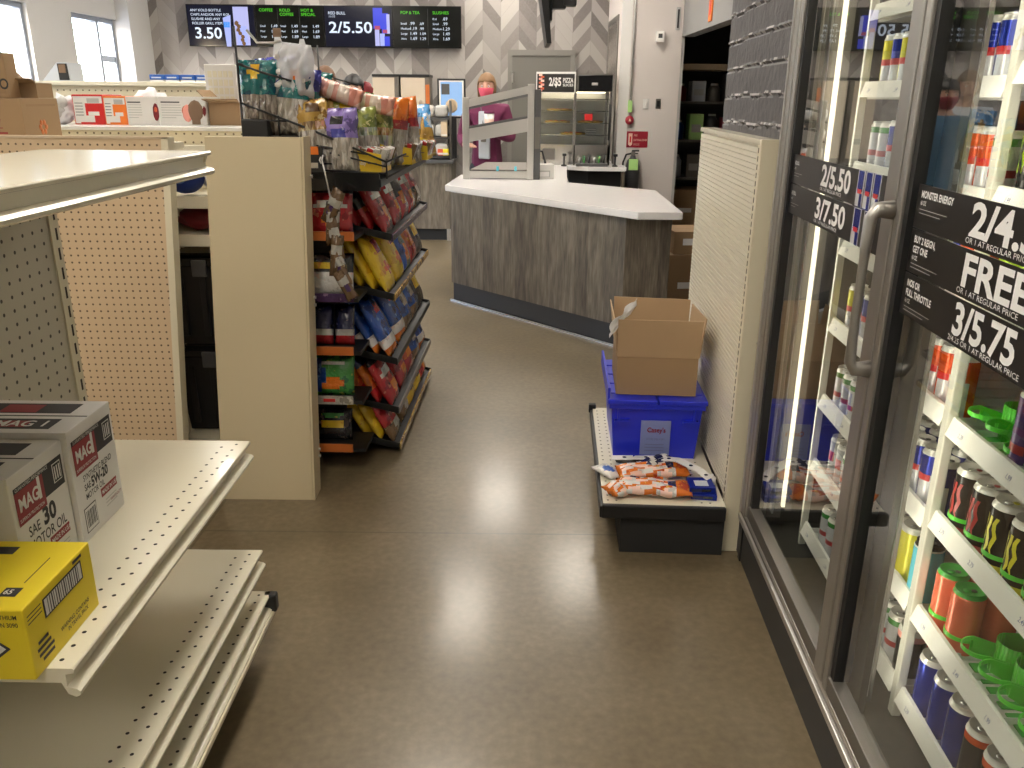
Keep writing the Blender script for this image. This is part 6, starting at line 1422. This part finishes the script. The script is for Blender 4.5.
# green lane stops
def lane(k, zt, full, lab, group):
    t = thing('lane_pusher', lab, 'pusher', cp(.165, lanes[k], zt-.0365), CA, group)
    b = MB(); n = 14; pts = []
    for q in range(n+1):
        a = PI*.5+PI*q/n; pts.append((.030+.038*math.cos(a), .0345*math.sin(a)))
    zz = .042 if full else .058
    for A, B_ in zip(pts, pts[1:]): b.hexa([(A[0], A[1], zz), (A[0]+.002, A[1]*.93, zz), (B_[0]+.002, B_[1]*.93, zz), (B_[0], B_[1], zz)], [(A[0], A[1], zz+.009), (A[0]+.002, A[1]*.93, zz+.009), (B_[0]+.002, B_[1]*.93, zz+.009), (B_[0], B_[1], zz+.009)], 'green_plastic')
    for sg in (-1, 1): b.hexa([(.03, sg*.0345, zz-.02), (.03, sg*.032, zz-.02), (.09, sg*.032, .0), (.09, sg*.0345, .0)], [(.03, sg*.0345, zz+.009), (.03, sg*.032, zz+.009), (.09, sg*.032, zz*.8), (.09, sg*.0345, zz*.8)], 'green_plastic')
    b.build('front_ring', t)
    if not full:
        b = MB(); n = 12; A = []; B_ = []
        for q in range(n+1):
            a = PI*.5+PI*q/n; A.append((.092+.030*math.cos(a), .0335*math.sin(a), .004)); B_.append((.092+.030*math.cos(a), .0335*math.sin(a), .078))
        for q in range(n):
            for f in ([A[q], A[q+1], B_[q+1], B_[q]],): b.face(f, 'green_plastic', True)
        b.box(.092, .30, -.0335, -.0315, 0, .078, 'green_plastic', .001); b.box(.092, .30, .0315, .0335, 0, .078, 'green_plastic', .001); o = b.build('pusher_plate', t); so = o.modifiers.new('s', 'SOLIDIFY'); so.thickness = .002
        b = MB(); b.box(.03, .40, -.031, .031, .0, .003, 'green_deep'); b.build('track', t)
for k in range(6): lane(k, R2[4], True, 'green lane stop ring in front of the %s black can' % ORD[k], 'green lane stops')
for k in range(8): lane(k, R2[5], k < 2, 'green %s, %s from the light post on the coral can shelf' % ('lane stop ring' if k < 2 else 'empty lane pusher', ORD[k]), 'green lane pushers on the coral can shelf')
for k in range(6): lane(k, R2[3], k in (2, 3, 4), 'green %s, %s from the light post on the purple can shelf' % ('empty lane pusher' if k not in (2, 3, 4) else 'lane stop', ORD[k]), 'green lane pushers on the purple can shelf')
# far section: slim cans
fs = ['top', 'second', 'third', 'fourth', 'fifth', 'sixth', 'seventh', 'bottom']
B_, O_, Y_, S_, W_, K_ = (P_blue, 'blue'), (P_red12, 'orange-red'), (P_yelw, 'yellow'), (P_sil, 'silver'), (P_wht, 'white'), (P_sky, 'sky blue')
plan = {0: [B_]*4, 1: [K_, B_, B_, B_, B_, B_, B_, B_, B_, Y_, B_, Y_, B_], 2: [S_, O_, O_, B_, B_, B_, B_, S_, B_, B_, S_, S_, S_], 3: [O_, O_, B_, B_, B_, B_, B_, B_, B_, B_, B_, B_],
        4: [O_, O_, O_, B_, B_, B_, B_, B_, O_, B_, B_, Y_, B_], 5: [B_, B_, B_, B_, B_, B_, W_, S_, W_, S_, S_, S_, W_], 6: [(P_cyan, 'cyan'), (P_ylime, 'lime yellow')]+[W_, S_, W_, S_, W_, W_, S_, W_, W_], 7: [(P_pinkblk, 'pink-topped black')]+[S_]*10}
for r, lst in plan.items():
    s = .052; k = 0
    for it in lst:
        w = .061
        if it and it[0] in (P_cyan, P_ylime, P_pinkblk): w = .072; s += .006 
        if it:
            if s > .775: break
            put_can(it[0], .188, s, R1[r], '%s slim can, %s from the light post on the far section %s shelf' % (it[1], ORD[k], fs[r]), 'far section %s shelf cans' % fs[r], rot=.0)
            if r in (3, 5, 6, 7) and k < 11 and it[0] not in (P_cyan, P_ylime, P_pinkblk): put_can(it[0], .252, s, R1[r], '%s slim can behind the %s one on the far section %s shelf' % (it[1], ORD[k], fs[r]), 'far section %s shelf rear cans' % fs[r])
        s += w; k += 1
# ---------------------------------------------------------------- camera, world, exposure
f_px, W, Hh = 835., 1024, 768
cam = bpy.data.cameras.new('camera'); co = bpy.data.objects.new('camera', cam); COL.objects.link(co)
cam.sensor_fit = 'HORIZONTAL'; cam.sensor_width = 36; cam.lens = f_px/W*36; cam.clip_start = .02; cam.clip_end = 200
pit, roll, yaw = math.radians(18.97), math.radians(.5), math.radians(-.2268)
cy, sy = math.cos(yaw), math.sin(yaw)
fw = V((sy*math.cos(pit), cy*math.cos(pit), -math.sin(pit))); r0 = V((cy, -sy, 0)); u0 = r0.cross(fw)
r_ = r0*math.cos(roll)+u0*math.sin(roll); u_ = -r0*math.sin(roll)+u0*math.cos(roll)
co.matrix_world = Matrix(((r_.x, u_.x, -fw.x, 0), (r_.y, u_.y, -fw.y, 0), (r_.z, u_.z, -fw.z, 1.55), (0, 0, 0, 1)))
scene.camera = co
w = bpy.data.worlds.new('world'); scene.world = w; w.use_nodes = True; nt = w.node_tree
sky = nt.nodes.new('ShaderNodeTexSky'); sky.sky_type = 'NISHITA'; sky.sun_disc = False; sky.sun_elevation = math.radians(38); sky.sun_rotation = math.radians(200); sky.air_density = 1.0; sky.dust_density = 3
bg = nt.nodes['Background']; bg.inputs[1].default_value = 3.0; nt.links.new(sky.outputs[0], bg.inputs[0])
scene.view_settings.view_transform = 'Standard'; scene.view_settings.look = 'None'; scene.view_settings.gamma = 1; scene.view_settings.use_curve_mapping = False
scene.view_settings.exposure = 0.12
